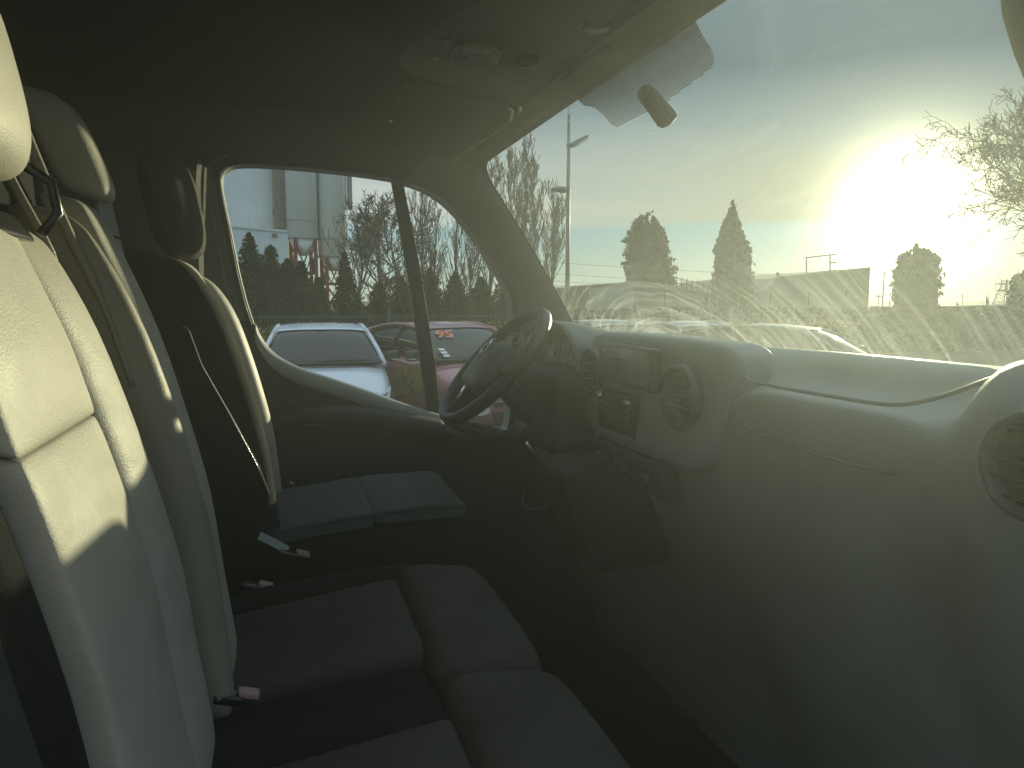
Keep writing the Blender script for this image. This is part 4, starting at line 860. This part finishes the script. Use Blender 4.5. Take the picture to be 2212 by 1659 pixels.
# ---------------- trees
M['bark'] = mat('winter_bark', (0.10, 0.085, 0.065), 0.9, var=0.3, vscale=3, bump=0.6, bscale=30)
M['twig'] = mat('pale_twigs', (0.085, 0.075, 0.06), 0.9, var=0.25, vscale=2)
M['dtwig'] = mat('dark_twigs', (0.06, 0.05, 0.04), 0.9, var=0.25, vscale=2)
def seg_tube(V, F, a, b, r0, r1, n=4):
    t = (b - a); 
    if t.length < 1e-5: return
    t.normalize(); s = t.cross(Vector((.3, .2, 1) if abs(t.z) < .9 else (1, 0, 0))).normalized(); w = t.cross(s); k = len(V)
    for p, r in ((a, r0), (b, r1)):
        for j in range(n):
            an = 2 * math.pi * j / n; V.append(p + s * math.cos(an) * r + w * math.sin(an) * r)
    for j in range(n): F.append((k + j, k + (j + 1) % n, k + n + (j + 1) % n, k + n + j))
def bare_tree(name, label, base, H, spread, seed, upright=0.0, levels=5, r0=0.13, m='twig', group=None, n_main=9, trunk_frac=0.25, curl=0.35, minr=0.008, dn=.62):
    rnd = random.Random(seed); root = empty(name, base, None, label=label, cat='tree', group=group)
    TV, TF, V, F = [], [], [], []
    def grow(p, d, L, r, lev, tr=False):
        nseg = 4 if lev > 2 else 3
        q = p; dd = d.copy()
        for k in range(nseg):
            dd = (dd + Vector((rnd.gauss(0, curl), rnd.gauss(0, curl), rnd.gauss(0, curl) * .6 + upright * .30)) * .35).normalized()
            q2 = q + dd * L / nseg; ra = r * (1 - .35 * k / nseg); rb = r * (1 - .35 * (k + 1) / nseg)
            seg_tube(V, F, q, q2, max(ra, minr), max(rb, minr), 5 if lev >= levels - 1 else 3)
            if lev > 0 and k >= 0:
                for _ in range(2 if lev > 1 else 2):
                    if rnd.random() < dn:
                        a = rnd.uniform(0, 6.28); side = dd.cross(Vector((math.cos(a), math.sin(a), .2))).normalized()
                        sp = (0.75 - .48 * upright) * rnd.uniform(.7, 1.3)
                        nd = (dd * 1.0 + side * sp + Vector((0, 0, .25 * upright))).normalized()
                        grow(q2, nd, L * rnd.uniform(.42, .62), rb * .55, lev - 1)
            q = q2
    h0 = H * trunk_frac; p = Vector((0, 0, 0)); tops = []
    nT = 14; pos = [Vector((0, 0, 0))]
    for k in range(1, nT + 1): pos.append(pos[-1] + Vector((rnd.gauss(0, .06) * H * .12, rnd.gauss(0, .06) * H * .12, H * .92 / nT)))
    for k in range(nT):
        ra = r0 * (1 - .9 * k / nT); rb = r0 * (1 - .9 * (k + 1) / nT); seg_tube(TV, TF, pos[k], pos[k + 1], ra + .01, rb + .01, 7)
        z = pos[k + 1].z
        if z > h0:
            f = (z - h0) / (H - h0)
            for _ in range(n_main if k < nT - 1 else 3):
                if rnd.random() < .5:
                    a = rnd.uniform(0, 6.28); out = Vector((math.cos(a), math.sin(a), 0))
                    L = spread * (math.sin(math.pi * min(1, (0.22 + .78 * f))) ** .6) * rnd.uniform(.6, 1.1)
                    el = (0.35 + .9 * upright + .5 * f)
                    grow(pos[k + 1], (out + Vector((0, 0, el * 1.2))).normalized() if upright < .5 else (out * .42 + Vector((0, 0, 1))).normalized(), L * (1 if upright < .5 else 1.5), rb * .5, levels - 2)
    obj('trunk', (TV, TF), 'bark', root); obj('crown', (V, F), m, root, kind='stuff')
    return root
def conifer(name, label, base, H, w, seed, m='conifer', dens=1.0, bare=0.05, leaf=.16, group=None, droop=.12, gap=.5):
    rnd = random.Random(seed); root = empty(name, base, None, label=label, cat='tree', group=group); pts = []; TV, TF = [], []
    seg_tube(TV, TF, Vector((0, 0, 0)), Vector((0, 0, H * .97)), .035 * H * .5, .01, 7)
    nb = int(26 * dens * (H / 4) ** .5) + 8
    for i in range(nb):
        f = i / nb; z = H * (bare + (1 - bare) * f); L = w * (1 - f) ** .85 * rnd.uniform(.75, 1.15) + .05
        na = 7 if f < .8 else 5
        for k in range(na):
            a = 2 * math.pi * (k + rnd.random() * .8) / na + i; l = L * rnd.uniform(.7, 1.1)
            for q in range(int(7 + 16 * l)):
                s = rnd.random() ** .8; side = rnd.gauss(0, .10 + .10 * (1 - s)) * l
                zz = z + (.10 * l - droop * l * s * 2 + .18 * l * s * s) + rnd.gauss(0, .03)
                pts.append((Vector((math.cos(a) * l * s - math.sin(a) * side, math.sin(a) * l * s + math.cos(a) * side, zz)), 1.15 - .45 * s))
    for q in range(12): pts.append((Vector((rnd.gauss(0, .02), rnd.gauss(0, .02), H * (.95 + .06 * q / 12))), .6))
    obj('trunk', (TV, TF), 'bark', root); leafcloud('foliage', pts, leaf, m, root, seed, up=.3, elong=2.6, kind='stuff')
    return root
M['conifer'] = leafmat('conifer_needles', (0.008, 0.016, 0.009), (0.028, 0.045, 0.020), 1.6)
M['cypress'] = leafmat('cypress_foliage', (0.010, 0.018, 0.010), (0.024, 0.034, 0.015), 1.6, 0.10)
def cypress(name, label, base, prof, seed, leaf=.27):
    """prof: list of (height, left, right) half widths"""
    rnd = random.Random(seed); root = empty(name, base, None, label=label, cat='tree'); pts = []
    prof = prof + [(prof[-1][0] + .15, .03, .03)]; H = prof[-1][0]; L = [(a, b) for a, b, c in prof]; Rr = [(a, c) for a, b, c in prof]
    rows = []
    for k in range(26):
        z = H * k / 25; rows.append([])
        for j in range(14):
            a = 2 * math.pi * j / 14; w = (interp(Rr, z) if math.cos(a) > 0 else interp(L, z)); wy2 = (interp(Rr, z) + interp(L, z)) / 2
            kk = .46 + .16 * noise.noise(Vector((math.cos(a) * 2, math.sin(a) * 2, z * 1.3 + seed)))
            rows[-1].append(Vector((math.cos(a) * w * kk, math.sin(a) * wy2 * kk, z * .86)))
    obj('inner_growth', loft(rows), 'cypress', root)
    for i in range(int(9000 * H / 5)):
        a = rnd.uniform(0, 6.28); z = H * (.93 + .22 * noise.noise(Vector((math.cos(a) * 1.9, math.sin(a) * 1.9, seed * 1.7)))) * rnd.random() ** .9; w = interp(Rr, z) if math.cos(a) > 0 else interp(L, z); wy2 = (interp(Rr, z) + interp(L, z)) / 2
        lump = 1 + .32 * noise.noise(Vector((math.cos(a) * 2.2, math.sin(a) * 2.2, z * 1.6 + seed))) + .26 * noise.noise(Vector((a * 2.5, z * 3.2, seed)))
        k = lump * rnd.uniform(.66, 1.06); pts.append((Vector((math.cos(a) * w * k, math.sin(a) * wy2 * k, z + rnd.uniform(0, .12))), 1))
    for i in range(34):
        z = H * rnd.uniform(.25, 1.0); a = rnd.uniform(0, 6.28); w = interp(Rr, z) if math.cos(a) > 0 else interp(L, z); hh = rnd.uniform(.35, .8)
        c0 = Vector((math.cos(a) * w * rnd.uniform(.8, 1.12), math.sin(a) * w, z - .25)); ln = Vector((math.cos(a) * .12, 0, 1))
        for q in range(26):
            f = rnd.random(); pts.append((c0 + ln * hh * f + Vector((rnd.gauss(0, .07), rnd.gauss(0, .07), 0)) * (1 - f), .7 - .35 * f))
    leafcloud('foliage', pts, leaf, 'cypress', root, seed, up=1.8, elong=2.2, kind='stuff')
    TV, TF = [], []; seg_tube(TV, TF, Vector((0, 0, -.4)), Vector((0, 0, H * .4)), .15, .1, 8); obj('trunk', (TV, TF), 'bark', root)
    return root
def at(px, Y, z=G): 
    p = P(px, 700, Y=Y); return Vector((p.x, Y, z))
def hpx(py, px, Y): return P(px, py, Y=Y).z - G      # height above ground of something seen at that row
# conifers behind the fence (left window)
for k, (px, py, Y, w, nm) in enumerate((
        (500, 545, 27, 1.7, 'dark conifer half hidden by the rear window pillar'),
        (545, 503, 26, 1.6, 'pointed conifer in front of the white low building, tallest at the window rear'),
        (590, 531, 25, 1.5, 'conifer with a small pointed tip just below the little red sign'),
        (560, 590, 22, 1.5, 'low bushy conifer at the foot of the pointed one'),
        (625, 560, 27, 1.6, 'broad conifer hiding the foot of the first silo'),
        (655, 566, 23, 1.2, 'dense rounded conifer below the first silo cone'),
        (690, 600, 22, 1.0, 'low conifer below the gap between the silos'),
        (748, 545, 24, 0.9, 'narrow spruce at the right edge of the red-legged silo'),
        (775, 650, 21, 1.0, 'short spruce beside the fence under the bare tree'),
        (820, 610, 26, 1.2, 'dark evergreen under the large bare tree'),
        (868, 600, 25, 1.2, 'dark evergreen just behind the window divider'),
        (930, 580, 27, 1.5, 'dark evergreen right of the window divider'),
        (985, 590, 26, 1.5, 'broad evergreen in the middle of the quarter window'),
        (1040, 600, 28, 1.5, 'evergreen above the red car in the quarter window'),
        (1095, 590, 29, 1.6, 'evergreen beside the front window pillar'))):
    conifer('conifer_tree', nm, at(px, Y), hpx(py, px, Y), w, 11 + k, dens=2.2 if w > 1.1 else 1.6, leaf=.17, group=None)
# bare trees
bare_tree('bare_tree', 'large bare tree with a forked crown right of the silos', at(818, 30), hpx(425, 818, 30), 1.35, 5, 0.1, 5, .16, 'dtwig', n_main=6, trunk_frac=.30, minr=.010, dn=.54)
bare_tree('bare_tree', 'leaning bare tree close behind the window divider', at(856, 29), hpx(470, 850, 29), 1.7, 9, 0.15, 5, .12, 'dtwig', n_main=5, trunk_frac=.3, minr=.012)
bare_tree('bare_tree', 'slim bare tree with fine twigs between silo and forked tree', at(782, 36), hpx(520, 782, 36), 1.4, 12, 0.5, 4, .09, 'twig', n_main=6, minr=.014)
for k, (px, py, Y, nm, lab) in enumerate(((905, 410, 42, 0, 'tall upright bare poplar right of the window divider'), (940, 470, 44, 0, 'slender poplar behind the quarter window top'), (985, 470, 40, 0, 'bare poplar in the middle of the quarter window'), (1020, 510, 38, 0, 'short bare tree close to the curved window edge'), (1060, 340, 46, 1, 'leftmost poplar seen through the windscreen, cut by the pillar'), (1095, 320, 47, 1, 'second poplar from the pillar through the windscreen'), (1130, 296, 45, 1, 'tallest bare poplar seen through the windscreen'), (1160, 345, 46, 1, 'poplar right of the tallest one through the windscreen'), (1185, 405, 44, 1, 'short poplar nearest the street lamp'))):
    bare_tree('poplar_tree', lab, at(px, Y), hpx(py, px, Y), 1.35, 40 + k, .9, 5, .12, 'twig', n_main=7 if nm else 5, trunk_frac=.06, curl=.20, minr=.013 if nm else .009, dn=.50 if nm else .42)
# right-hand bare tree
bare_tree('bare_tree', 'wide bare tree at the right edge beside the sun', at(2335, 16), hpx(235, 2335, 16), 3.1, 77, 0.05, 6, .20, 'dtwig', n_main=5, trunk_frac=.36, curl=.4, minr=.010, dn=.68)
# cypresses
def cyp(label, Y, px, rows, seed):
    b = at(px, Y); prof = []
    for py, l, r_ in rows[::-1]:
        prof.append((max(0, hpx(py, px, Y)), abs(P(px, py, Y=Y).x - P(l, py, Y=Y).x) + .02, abs(P(r_, py, Y=Y).x - P(px, py, Y=Y).x) + .02))
    prof = [(0, prof[0][1] * .8, prof[0][2] * .8)] + prof
    return cypress('cypress_tree', label, b, prof, seed)
cyp('broad flat-topped cypress, first from the street lamp', 46, 1398, [(468, 1380, 1410), (482, 1368, 1416), (500, 1360, 1420), (530, 1356, 1430), (570, 1356, 1438), (610, 1360, 1448)], 3)
cyp('pointed cypress between the sloping roof and the tall building', 37, 1575, [(454, 1572, 1578), (475, 1563, 1583), (500, 1556, 1590), (540, 1550, 1605), (580, 1548, 1611), (640, 1546, 1612)], 5)
cyp('rounded cypress right under the sun', 36, 1972, [(543, 1958, 1990), (556, 1948, 2004), (590, 1944, 2008), (625, 1942, 2010), (662, 1944, 2004)], 8)
cyp('dark cypress cut by the right edge of the picture', 30, 2240, [(586, 2218, 2255), (600, 2208, 2266), (662, 2200, 2275)], 9)

# ---------------- buildings ahead
M['conc'] = mat('dark_render', (0.16, 0.155, 0.14), 0.85, var=0.12, vscale=.6)
M['cladd'] = mat('metal_cladding', (0.30, 0.31, 0.30), 0.6, var=0.1, vscale=.3)
YB = 42
def bp(px, py, Y=YB): return P(px, py, Y=Y)
def building(name, label, px_pts, Y, depth, m, kids=None):
    poly = [bp(a, b, Y) for a, b in px_pts]; x0, x1 = poly[0].x, poly[-1].x
    poly = [Vector((x0, Y, G))] + poly + [Vector((x1, Y, G))]
    root = empty(name, (0, 0, 0), None, label=label, cat='building')
    obj('wall', prism(poly, (0, depth, 0)), m, root, smooth=False)
    # parapet capping
    for a, b in zip(poly[1:-2], poly[2:-1]):
        d = (b - a); L = d.length
        if abs(d.x) < .05: continue
        obj('parapet_cap', prism([a + Vector((0, -.06, 0.002)), b + Vector((0, -.06, 0.002)), b + Vector((0, -.06, .10)), a + Vector((0, -.06, .10))], (0, .3, 0)), mat('cap', (0.2, 0.2, 0.19), .6), root, smooth=False)
    # cladding ribs / doors so that the facade has relief
    x = x0 + .6
    while x < x1 - .3:
        obj('wall_joint', box((x, Y - .01, G + 1.2), (.05, .03, 2.3)), 'rubber', root, smooth=False); x += 3.0
    return root
b1 = building('warehouse', 'low gabled warehouse between the street lamp and the pointed cypress', [(1225, 622), (1269, 619), (1385, 610), (1450, 622), (1541, 639)], YB, 14, M['conc'])
b2 = building('warehouse', 'flat-roofed workshop just left of the tall blank building', [(1541, 637), (1613, 633), (1650, 631)], YB + .6, 10, M['conc'])
b3 = building('tall_building', 'tall blank-walled building with a billboard frame on its roof', [(1646, 631), (1662, 617), (1679, 601), (1780, 590), (1880, 580)], YB - 1, 12, M['conc'])
b4 = building('long_shed', 'long low flat-roofed shed under the pylon at the right', [(1884, 664), (1980, 665), (2090, 662), (2260, 660)], YB + 8, 12, M['conc'])
obj('roller_door', box((bp(1320, 650).x, YB - .03, G + 1.3), (3, .05, 2.6)), 'cladd', b1, smooth=False)
rl = []
for k in range(9):
    f = k / 8; a = bp(1449 + 92 * f, 618 + 21 * f, YB + .5); rl.append(box((a.x, a.y, a.z + .30), (.04, .04, .85)))
r1 = obj('roof_railing', join(*rl, tube([bp(1449, 598, YB + .5), bp(1541, 634 - 14, YB + .5)], .03, 5), tube([bp(1449, 608, YB + .5), bp(1541, 629, YB + .5)], .025, 5)), M['trim'], b1, smooth=False)
steel = mat('roof_steel', (0.12, 0.12, 0.12), 0.5, metal=.5)
bf = empty('billboard_frame', bp(1772, 590, YB), None, label='empty billboard frame standing on the tall building roof', cat='billboard frame')
o0 = bp(1772, 590, YB)
for nm, a, b in (('upright', (1742, 594), (1742, 557)), ('upright', (1793, 590), (1793, 551)), ('rail', (1740, 557), (1806, 549)), ('rail', (1742, 592), (1806, 583)), ('rail', (1793, 568), (1806, 567))):
    obj(nm, tube([bp(*a, YB) - o0, bp(*b, YB) - o0], .045, 6), steel, bf)
mast = empty('antenna_mast', at(1904, 44), None, label='thin mast between the tall building and the rounded cypress', cat='mast')
obj('pole', tube([Vector((0, 0, 0)), Vector((0, 0, hpx(585, 1904, 44)))], .05, 6), steel, mast)
obj('bracket', tube([Vector((0, 0, hpx(641, 1904, 44))), Vector((-.6, 0, hpx(641, 1904, 44)))], .04, 6), steel, mast)
for px, py, r_, Y, lab in ((1680, 593, 6, YB + .5, 'round satellite dish on the tall building corner'), (1922, 655, 9, YB + 9, 'narrow satellite dish on the shed left of the rounded cypress'), (2068, 658, 6, YB + 9, 'small round satellite dish on the shed roof'), (2132, 650, 13, YB + 9, 'large satellite dish on the shed roof near the pylon')):
    c = bp(px, py, Y); k = Y / FPX * 1.1; root = empty('satellite_dish', c, None, label=lab, cat='satellite dish')
    wx = .45 if r_ in (9, 13) else .95
    obj('dish', xf(lathe([(.001, -.12), (.4, -.10), (.8, -.03), (1.0, .05), (.98, .07), (.75, .0), (.3, -.06), (.001, -.08)], 20), Matrix.Diagonal((wx * r_ * k, r_ * k, .3, 1)) @ Matrix.Identity(4)) if False else xf(lathe([(.001, -.12), (.4, -.10), (.8, -.03), (1.0, .05), (.98, .07), (.75, .0), (.3, -.06), (.001, -.08)], 20), Matrix.Rotation(R(50 if wx < .6 else 15), 4, 'Z') @ Matrix.Rotation(R(78), 4, 'X') @ Matrix.Scale(r_ * k, 4)), steel, root)
    obj('stand', tube([(0, 0, -r_ * k * 1.4), (0, .05, 0)], .05, 6), steel, root)
# pylon
py_ = empty('pylon', at(2168, 130), None, label='lattice electricity pylon beyond the long shed', cat='pylon')
Hp = hpx(604, 2168, 130); wt, wb = .7, 2.0
def pc(sx, sy, f): w = wb + (wt - wb) * min(1, f * 1.25); return Vector((sx * w, sy * w, Hp * f))
parts = []
for sx in (-1, 1):
    for sy in (-1, 1): obj('leg', tube([pc(sx, sy, 0), pc(sx, sy, .8), pc(sx, sy, 1)], .10, 4), steel, py_)
lat = []
for k in range(10):
    f0, f1 = k / 10, (k + 1) / 10
    for sy in (-1, 1): lat += [tube([pc(-1, sy, f0), pc(1, sy, f1)], .06, 3), tube([pc(1, sy, f0), pc(-1, sy, f1)], .06, 3)]
obj('lattice', join(*lat), steel, py_, smooth=False, kind='stuff')
for f, s in ((.62, 3.6), (.83, -3.4), (.60, -3.0)):
    obj('crossarm', join(tube([pc(0, 0, f), pc(0, 0, f) + Vector((s, 0, .15))], .10, 4), tube([pc(0, 0, f + .05), pc(0, 0, f) + Vector((s, 0, .15))], .07, 4), tube([pc(0, 0, f) + Vector((s, 0, .15)), pc(0, 0, f) + Vector((s, 0, -1.2))], .07, 4)), steel, py_)
cablem = mat('cable', (0.05, 0.05, 0.05), 0.6)
for k, (ya, yb) in enumerate(((562, 578), (587, 596), (603, 610), (613, 618), (623, 628))):
    a = bp(1140, ya, 95); b = bp(2165, yb + 6, 130); mid = [(a.lerp(b, q / 16)) - Vector((0, 0, 1.6 * (1 - (2 * q / 16 - 1) ** 2))) for q in range(17)]
    link_o = obj('power_line', tube(mid, .028, 3), cablem, None, label=('topmost', 'second from top', 'third from top', 'fourth from top', 'lowest')[k] + ' overhead power line crossing the sky behind the cypresses', cat='power line', group='parallel overhead power lines')
# ---------------- street lamp
ls = at(1225, 24); lamp = empty('street_lamp', ls, None, label='tall street lamp with two heads seen through the windscreen', cat='street lamp')
def lz_(py): return hpx(py, 1226, 24)
galv = mat('galvanised_steel', (0.22, 0.23, 0.23), 0.5, metal=.6, var=.1, vscale=5)
obj('pole', tube([Vector((0, 0, 0)), Vector((0, 0, lz_(450))), Vector((0, 0, lz_(262)))], [.085, .07, .05], 12), galv, lamp)
obj('lightning_rod', tube([Vector((0, 0, lz_(262))), Vector((0, 0, lz_(205)))], .012, 5), galv, lamp)
for q in range(3): obj('insulator', lathe([(.02, 0), (.055, .0), (.055, .03), (.02, .03)], 10, Matrix.Translation((0, 0, lz_(258 - 4 * q)))), galv, lamp)
def lhead(z, sx, L, tiltz): 
    o = obj('lamp_head', pillow(lambda u, v, w: (sx * (.10 + L * (u + 1) / 2), w * .20 * (1 - .3 * u), z + tiltz * (u + 1) / 2 + v * .085 * (1 - .4 * u) + .02 * (1 - u * u)), .6, 8), galv, lamp, sub=1)
    obj('lamp_glass', pillow(lambda u, v, w: (sx * (.22 + L * .8 * (u + 1) / 2), w * .10, z + tiltz * (u + 1) / 2 * .9 - .055 + v * .01), .4, 6), 'lampglass', o)
    obj('lamp_collar', lathe([(.07, 0), (.075, .02), (.075, .10), (.07, .12)], 12, Matrix.Translation((0, 0, z - .05))), galv, lamp)
lhead(lz_(314), 1, .62, .36); lhead(lz_(412), -1, .50, .04)

# ---------------- silo plant
M['silo'] = mat('silo_paint', (0.82, 0.86, 0.89), 0.6, var=0.05, vscale=.5)
M['silo2'] = mat('pale_cladding', (0.84, 0.88, 0.91), 0.55, var=0.06, vscale=.4)
M['redsteel'] = mat('red_steel', (0.19, 0.048, 0.042), 0.6, var=.2, vscale=1)
YS = 60.0
def sp_(px, py, Y=YS): return P(px, py, Y=Y)
def silo(label, x0, x1, ybot, ycone, Y, seams, top=22.0, ribs=False):
    a, b = sp_(x0, ybot, Y), sp_(x1, ybot, Y); r = (b.x - a.x) / 2; cxs = (a.x + b.x) / 2; zb = a.z - G; zc = sp_(x0, ycone, Y).z - G
    root = empty('silo', (cxs, Y, G), None, label=label, cat='silo')
    obj('tank', lathe([(r, zb), (r, top), (.1, top + 1)], 48), 'silo', root)
    obj('cone', lathe([(r * .28, zc), (r * .985, zb)], 36), 'silo', root)
    for s in seams: obj('seam_ring', lathe([(r + .0, 0), (r + .035, 0.0), (r + .035, .07), (r, .07)], 48, Matrix.Translation((0, 0, sp_(x0, s, Y).z - G))), M['cladd'], root)
    obj('base_ring', lathe([(r, 0), (r + .06, 0), (r + .06, .10), (r, .10)], 48, Matrix.Translation((0, 0, zb - .05))), M['cladd'], root)
    for k in range(4):
        an = R(45 + 90 * k + 12); x_, y_ = math.cos(an) * r * .93, math.sin(an) * r * .93
        obj('leg', box((x_, y_, zb / 2), (.26, .26, zb)), 'redsteel', root, smooth=False)
        an2 = an + R(90); x2, y2 = math.cos(an2) * r * .93, math.sin(an2) * r * .93
        obj('brace', tube([(x_, y_, zb * .95), ((x_ + x2) / 2, (y_ + y2) / 2, zb * .62), (x2, y2, zb * .95)], .09, 5), 'redsteel', root)
        obj('brace', tube([(x_, y_, zb * .55), (x2, y2, zb * .15)], .08, 5), 'redsteel', root)
        obj('beam', tube([(x_, y_, zb * .60), (x2, y2, zb * .60)], .10, 5), 'redsteel', root)
        obj('beam', tube([(x_, y_, zb * .32), (x2, y2, zb * .32)], .08, 5), 'redsteel', root)
    return root, cxs, r, zb
silo('grey silo on red legs, left one of the leg-mounted pair', 620, 688, 515, 552, YS, (478,))
s2_, c2x, r2, zb2 = silo('grey silo on red legs, right one with the sunlit edge', 688, 752, 555, 585, YS + .5, (518,))
lb = sp_(750, 374); lb2 = sp_(761, 423)
obj('ladder_cage', box(((sp_(756, 400).x - c2x), 0, (lb.z + lb2.z) / 2 - G), (.35, .6, lb.z - lb2.z + 2)), 'cladd', s2_, smooth=False)
for q in range(6): obj('walkway_rail', tube([(r2 * .2 + q * .3, -r2, zb2 * .34), (r2 * .2 + q * .3, -r2, zb2 * .34 + .9)], .04, 4), 'redsteel', s2_)
obj('walkway', box((r2 * .7, -r2, zb2 * .34), (2.2, .6, .08)), 'redsteel', s2_, smooth=False)
obj('walkway_rail', tube([(0, -r2, zb2 * .34 + .9), (r2 * 1.4, -r2, zb2 * .34 + .9)], .04, 4), 'redsteel', s2_)
# big corrugated silo at the left and its duct
a, b = sp_(455, 500, YS + 2), sp_(593, 500, YS + 2); r = (b.x - a.x) / 2
big = empty('silo', ((a.x + b.x) / 2, YS + 2, G), None, label='wide pale corrugated silo behind the low white building', cat='silo')
rr = []
nr = 140
for z in (0, 22): rr.append([Vector((math.cos(2 * math.pi * k / (2 * nr)) * (r + (.03 if k % 2 else 0)), math.sin(2 * math.pi * k / (2 * nr)) * (r + (.03 if k % 2 else 0)), z)) for k in range(2 * nr)])
obj('corrugated_wall', loft(rr), 'silo2', big, smooth=False)
beige = mat('beige_panel', (0.50, 0.47, 0.36), 0.7, var=.1, vscale=1)
tw = empty('elevator_tower', (sp_(606, 500, YS + 1.5).x, YS + 1.5, G), None, label='beige tower with a concrete duct between the wide silo and the legged silos', cat='tower')
wpx = sp_(600, 500, YS + 1.5).x - sp_(593, 500, YS + 1.5).x
obj('beige_panel', box((-.42, .3, 10.5), (wpx * 1.9, .5, 21)), beige, tw, smooth=False)
obj('duct', tube([(.18, -.2, 0), (.18, -.2, 21)], .40, 16), mat('concrete_duct', (.27, .27, .25), .85, var=.2, vscale=2), tw)
obj('collar', tube([(.18, -.2, sp_(600, 488, YS).z - G), (.18, -.2, sp_(600, 486, YS).z - G)], .46, 16), 'cladd', tw)
obj('cable', tube([(-.65, -.1, 21), (-.62, -.1, 10), (-.50, -.1, 8.6), (-.62, -.1, 7.6), (-.62, -.1, 5)], .035, 4), 'rubber', tw)
# low white building
lbp = [sp_(440, 486, 52), sp_(621, 502, 52)]
lw = empty('low_building', (0, 0, 0), None, label='low white clad building with a small red sign in front of the silos', cat='building')
poly = [Vector((lbp[0].x, 52, G)), lbp[0], lbp[1], Vector((lbp[1].x, 52, G))]
obj('wall', prism(poly, (0, 3, 0)), 'silo2', lw, smooth=False)
obj('roof_edge', prism([lbp[0] + Vector((0, -.08, 0)), lbp[1] + Vector((0, -.08, 0)), lbp[1] + Vector((0, -.08, .14)), lbp[0] + Vector((0, -.08, .14))], (0, .3, 0)), M['silo'], lw, smooth=False)
sc = sp_(593, 508, 51.9)
sg = obj('sign', box(sc, (.30, .06, .22)), mat('sign_red', (.30, .05, .06), .6), lw, smooth=False); obj('sign_panel', box(sc + Vector((0, -.04, 0)), (.22, .02, .12)), M['cladd'], sg, smooth=False)
# steam plume and contrail
sm = bpy.data.materials.new('steam'); sm.use_nodes = True; t = sm.node_tree; t.nodes.clear()
pv = N(t, 'ShaderNodeVolumePrincipled'); pv.inputs['Color'].default_value = (1, 1, 1, 1); pv.inputs['Anisotropy'].default_value = .3
co = N(t, 'ShaderNodeTexCoord').outputs['Object']; n = N(t, 'ShaderNodeTexNoise'); n.inputs['Scale'].default_value = .22; n.inputs['Detail'].default_value = 5; t.links.new(co, n.inputs[0])
t.links.new(ramp(t, n.outputs[0], [(.42, (0, 0, 0)), (.60, (.22, .22, .22))]), pv.inputs['Density']); t.links.new(pv.outputs[0], N(t, 'ShaderNodeOutputMaterial').inputs['Volume'])
bl = []
for px, py, r_ in ((1618, 632, 4), (1628, 622, 5.5), (1640, 612, 6.5), (1650, 602, 7.5), (1662, 598, 5.5)):
    c = P(px, py, Y=400); bl.append(pillow(lambda u, v, w: (c.x + u * r_ * .45, c.y + v * r_ * .45, c.z + w * r_ * .32), .95, 7))
for vf in bl: pass
sp_o = empty('steam_plume', (0, 0, 0), None, label='white steam plume rising left of the tall building', cat='steam')
sp_o = None
bpy.data.objects.remove(bpy.data.objects['steam_plume'])
stm = mat('steam_white', (0.85, 0.85, 0.80), 0.9); tnt = stm.node_tree; stm.node_tree.nodes['Principled BSDF'].inputs['Alpha'].default_value = 0.55
V0, F0 = join(*bl)
V0 = [Vector(p) + Vector((noise.noise(Vector(p) * .4), 0, noise.noise(Vector(p) * .4 + Vector((9, 0, 0))))) * 1.1 for p in V0]
obj('steam_plume', (V0, F0), stm, None, label='pale steam plume rising left of the tall building', cat='steam', kind='stuff')
ca, cb2 = P(1365, 284, Y=1500), P(1470, 275, Y=1500)
obj('contrail', tube([ca, ca.lerp(cb2, .4), ca.lerp(cb2, .8), cb2], [.3, 1.0, 1.3, .4], 6), stm, None, label='thin white contrail below the mirror pad in the sky', cat='contrail', kind='stuff')

pts = []; rnd = random.Random(21)
hx0, hx1, hy = 7.5, 30.0, 20.0
def htop(x): return 1.50 + .10 * noise.noise(Vector((x * .6, 3, 0)))
hedge2 = obj('hedge', grid([[Vector((x, hy + .1 + .05 * noise.noise(Vector((x, z, 0))), G + z * 1.45)) for x in [hx0 + .5 * k for k in range(46)]] for z in (0, .3, .6, .9, 1)] + [[Vector((x, hy + 1.1, G + 1.4)) for x in [hx0 + .5 * k for k in range(46)]]]), 'cypress', None, label='long dark hedge in front of the shed, behind the cars past the dashboard', cat='hedge')
for i in range(22000):
    x = rnd.uniform(hx0, hx1); tp = htop(x)
    if rnd.random() < .7: pts.append((Vector((x, hy + rnd.uniform(-.15, .1), G + rnd.random() * tp)), 1))
    else: pts.append((Vector((x, hy + rnd.uniform(-.1, 1.1), G + tp + rnd.uniform(-.12, .06))), 1))
leafcloud('leaves', pts, .12, 'cypress', hedge2, 31, elong=1.6, kind='stuff')
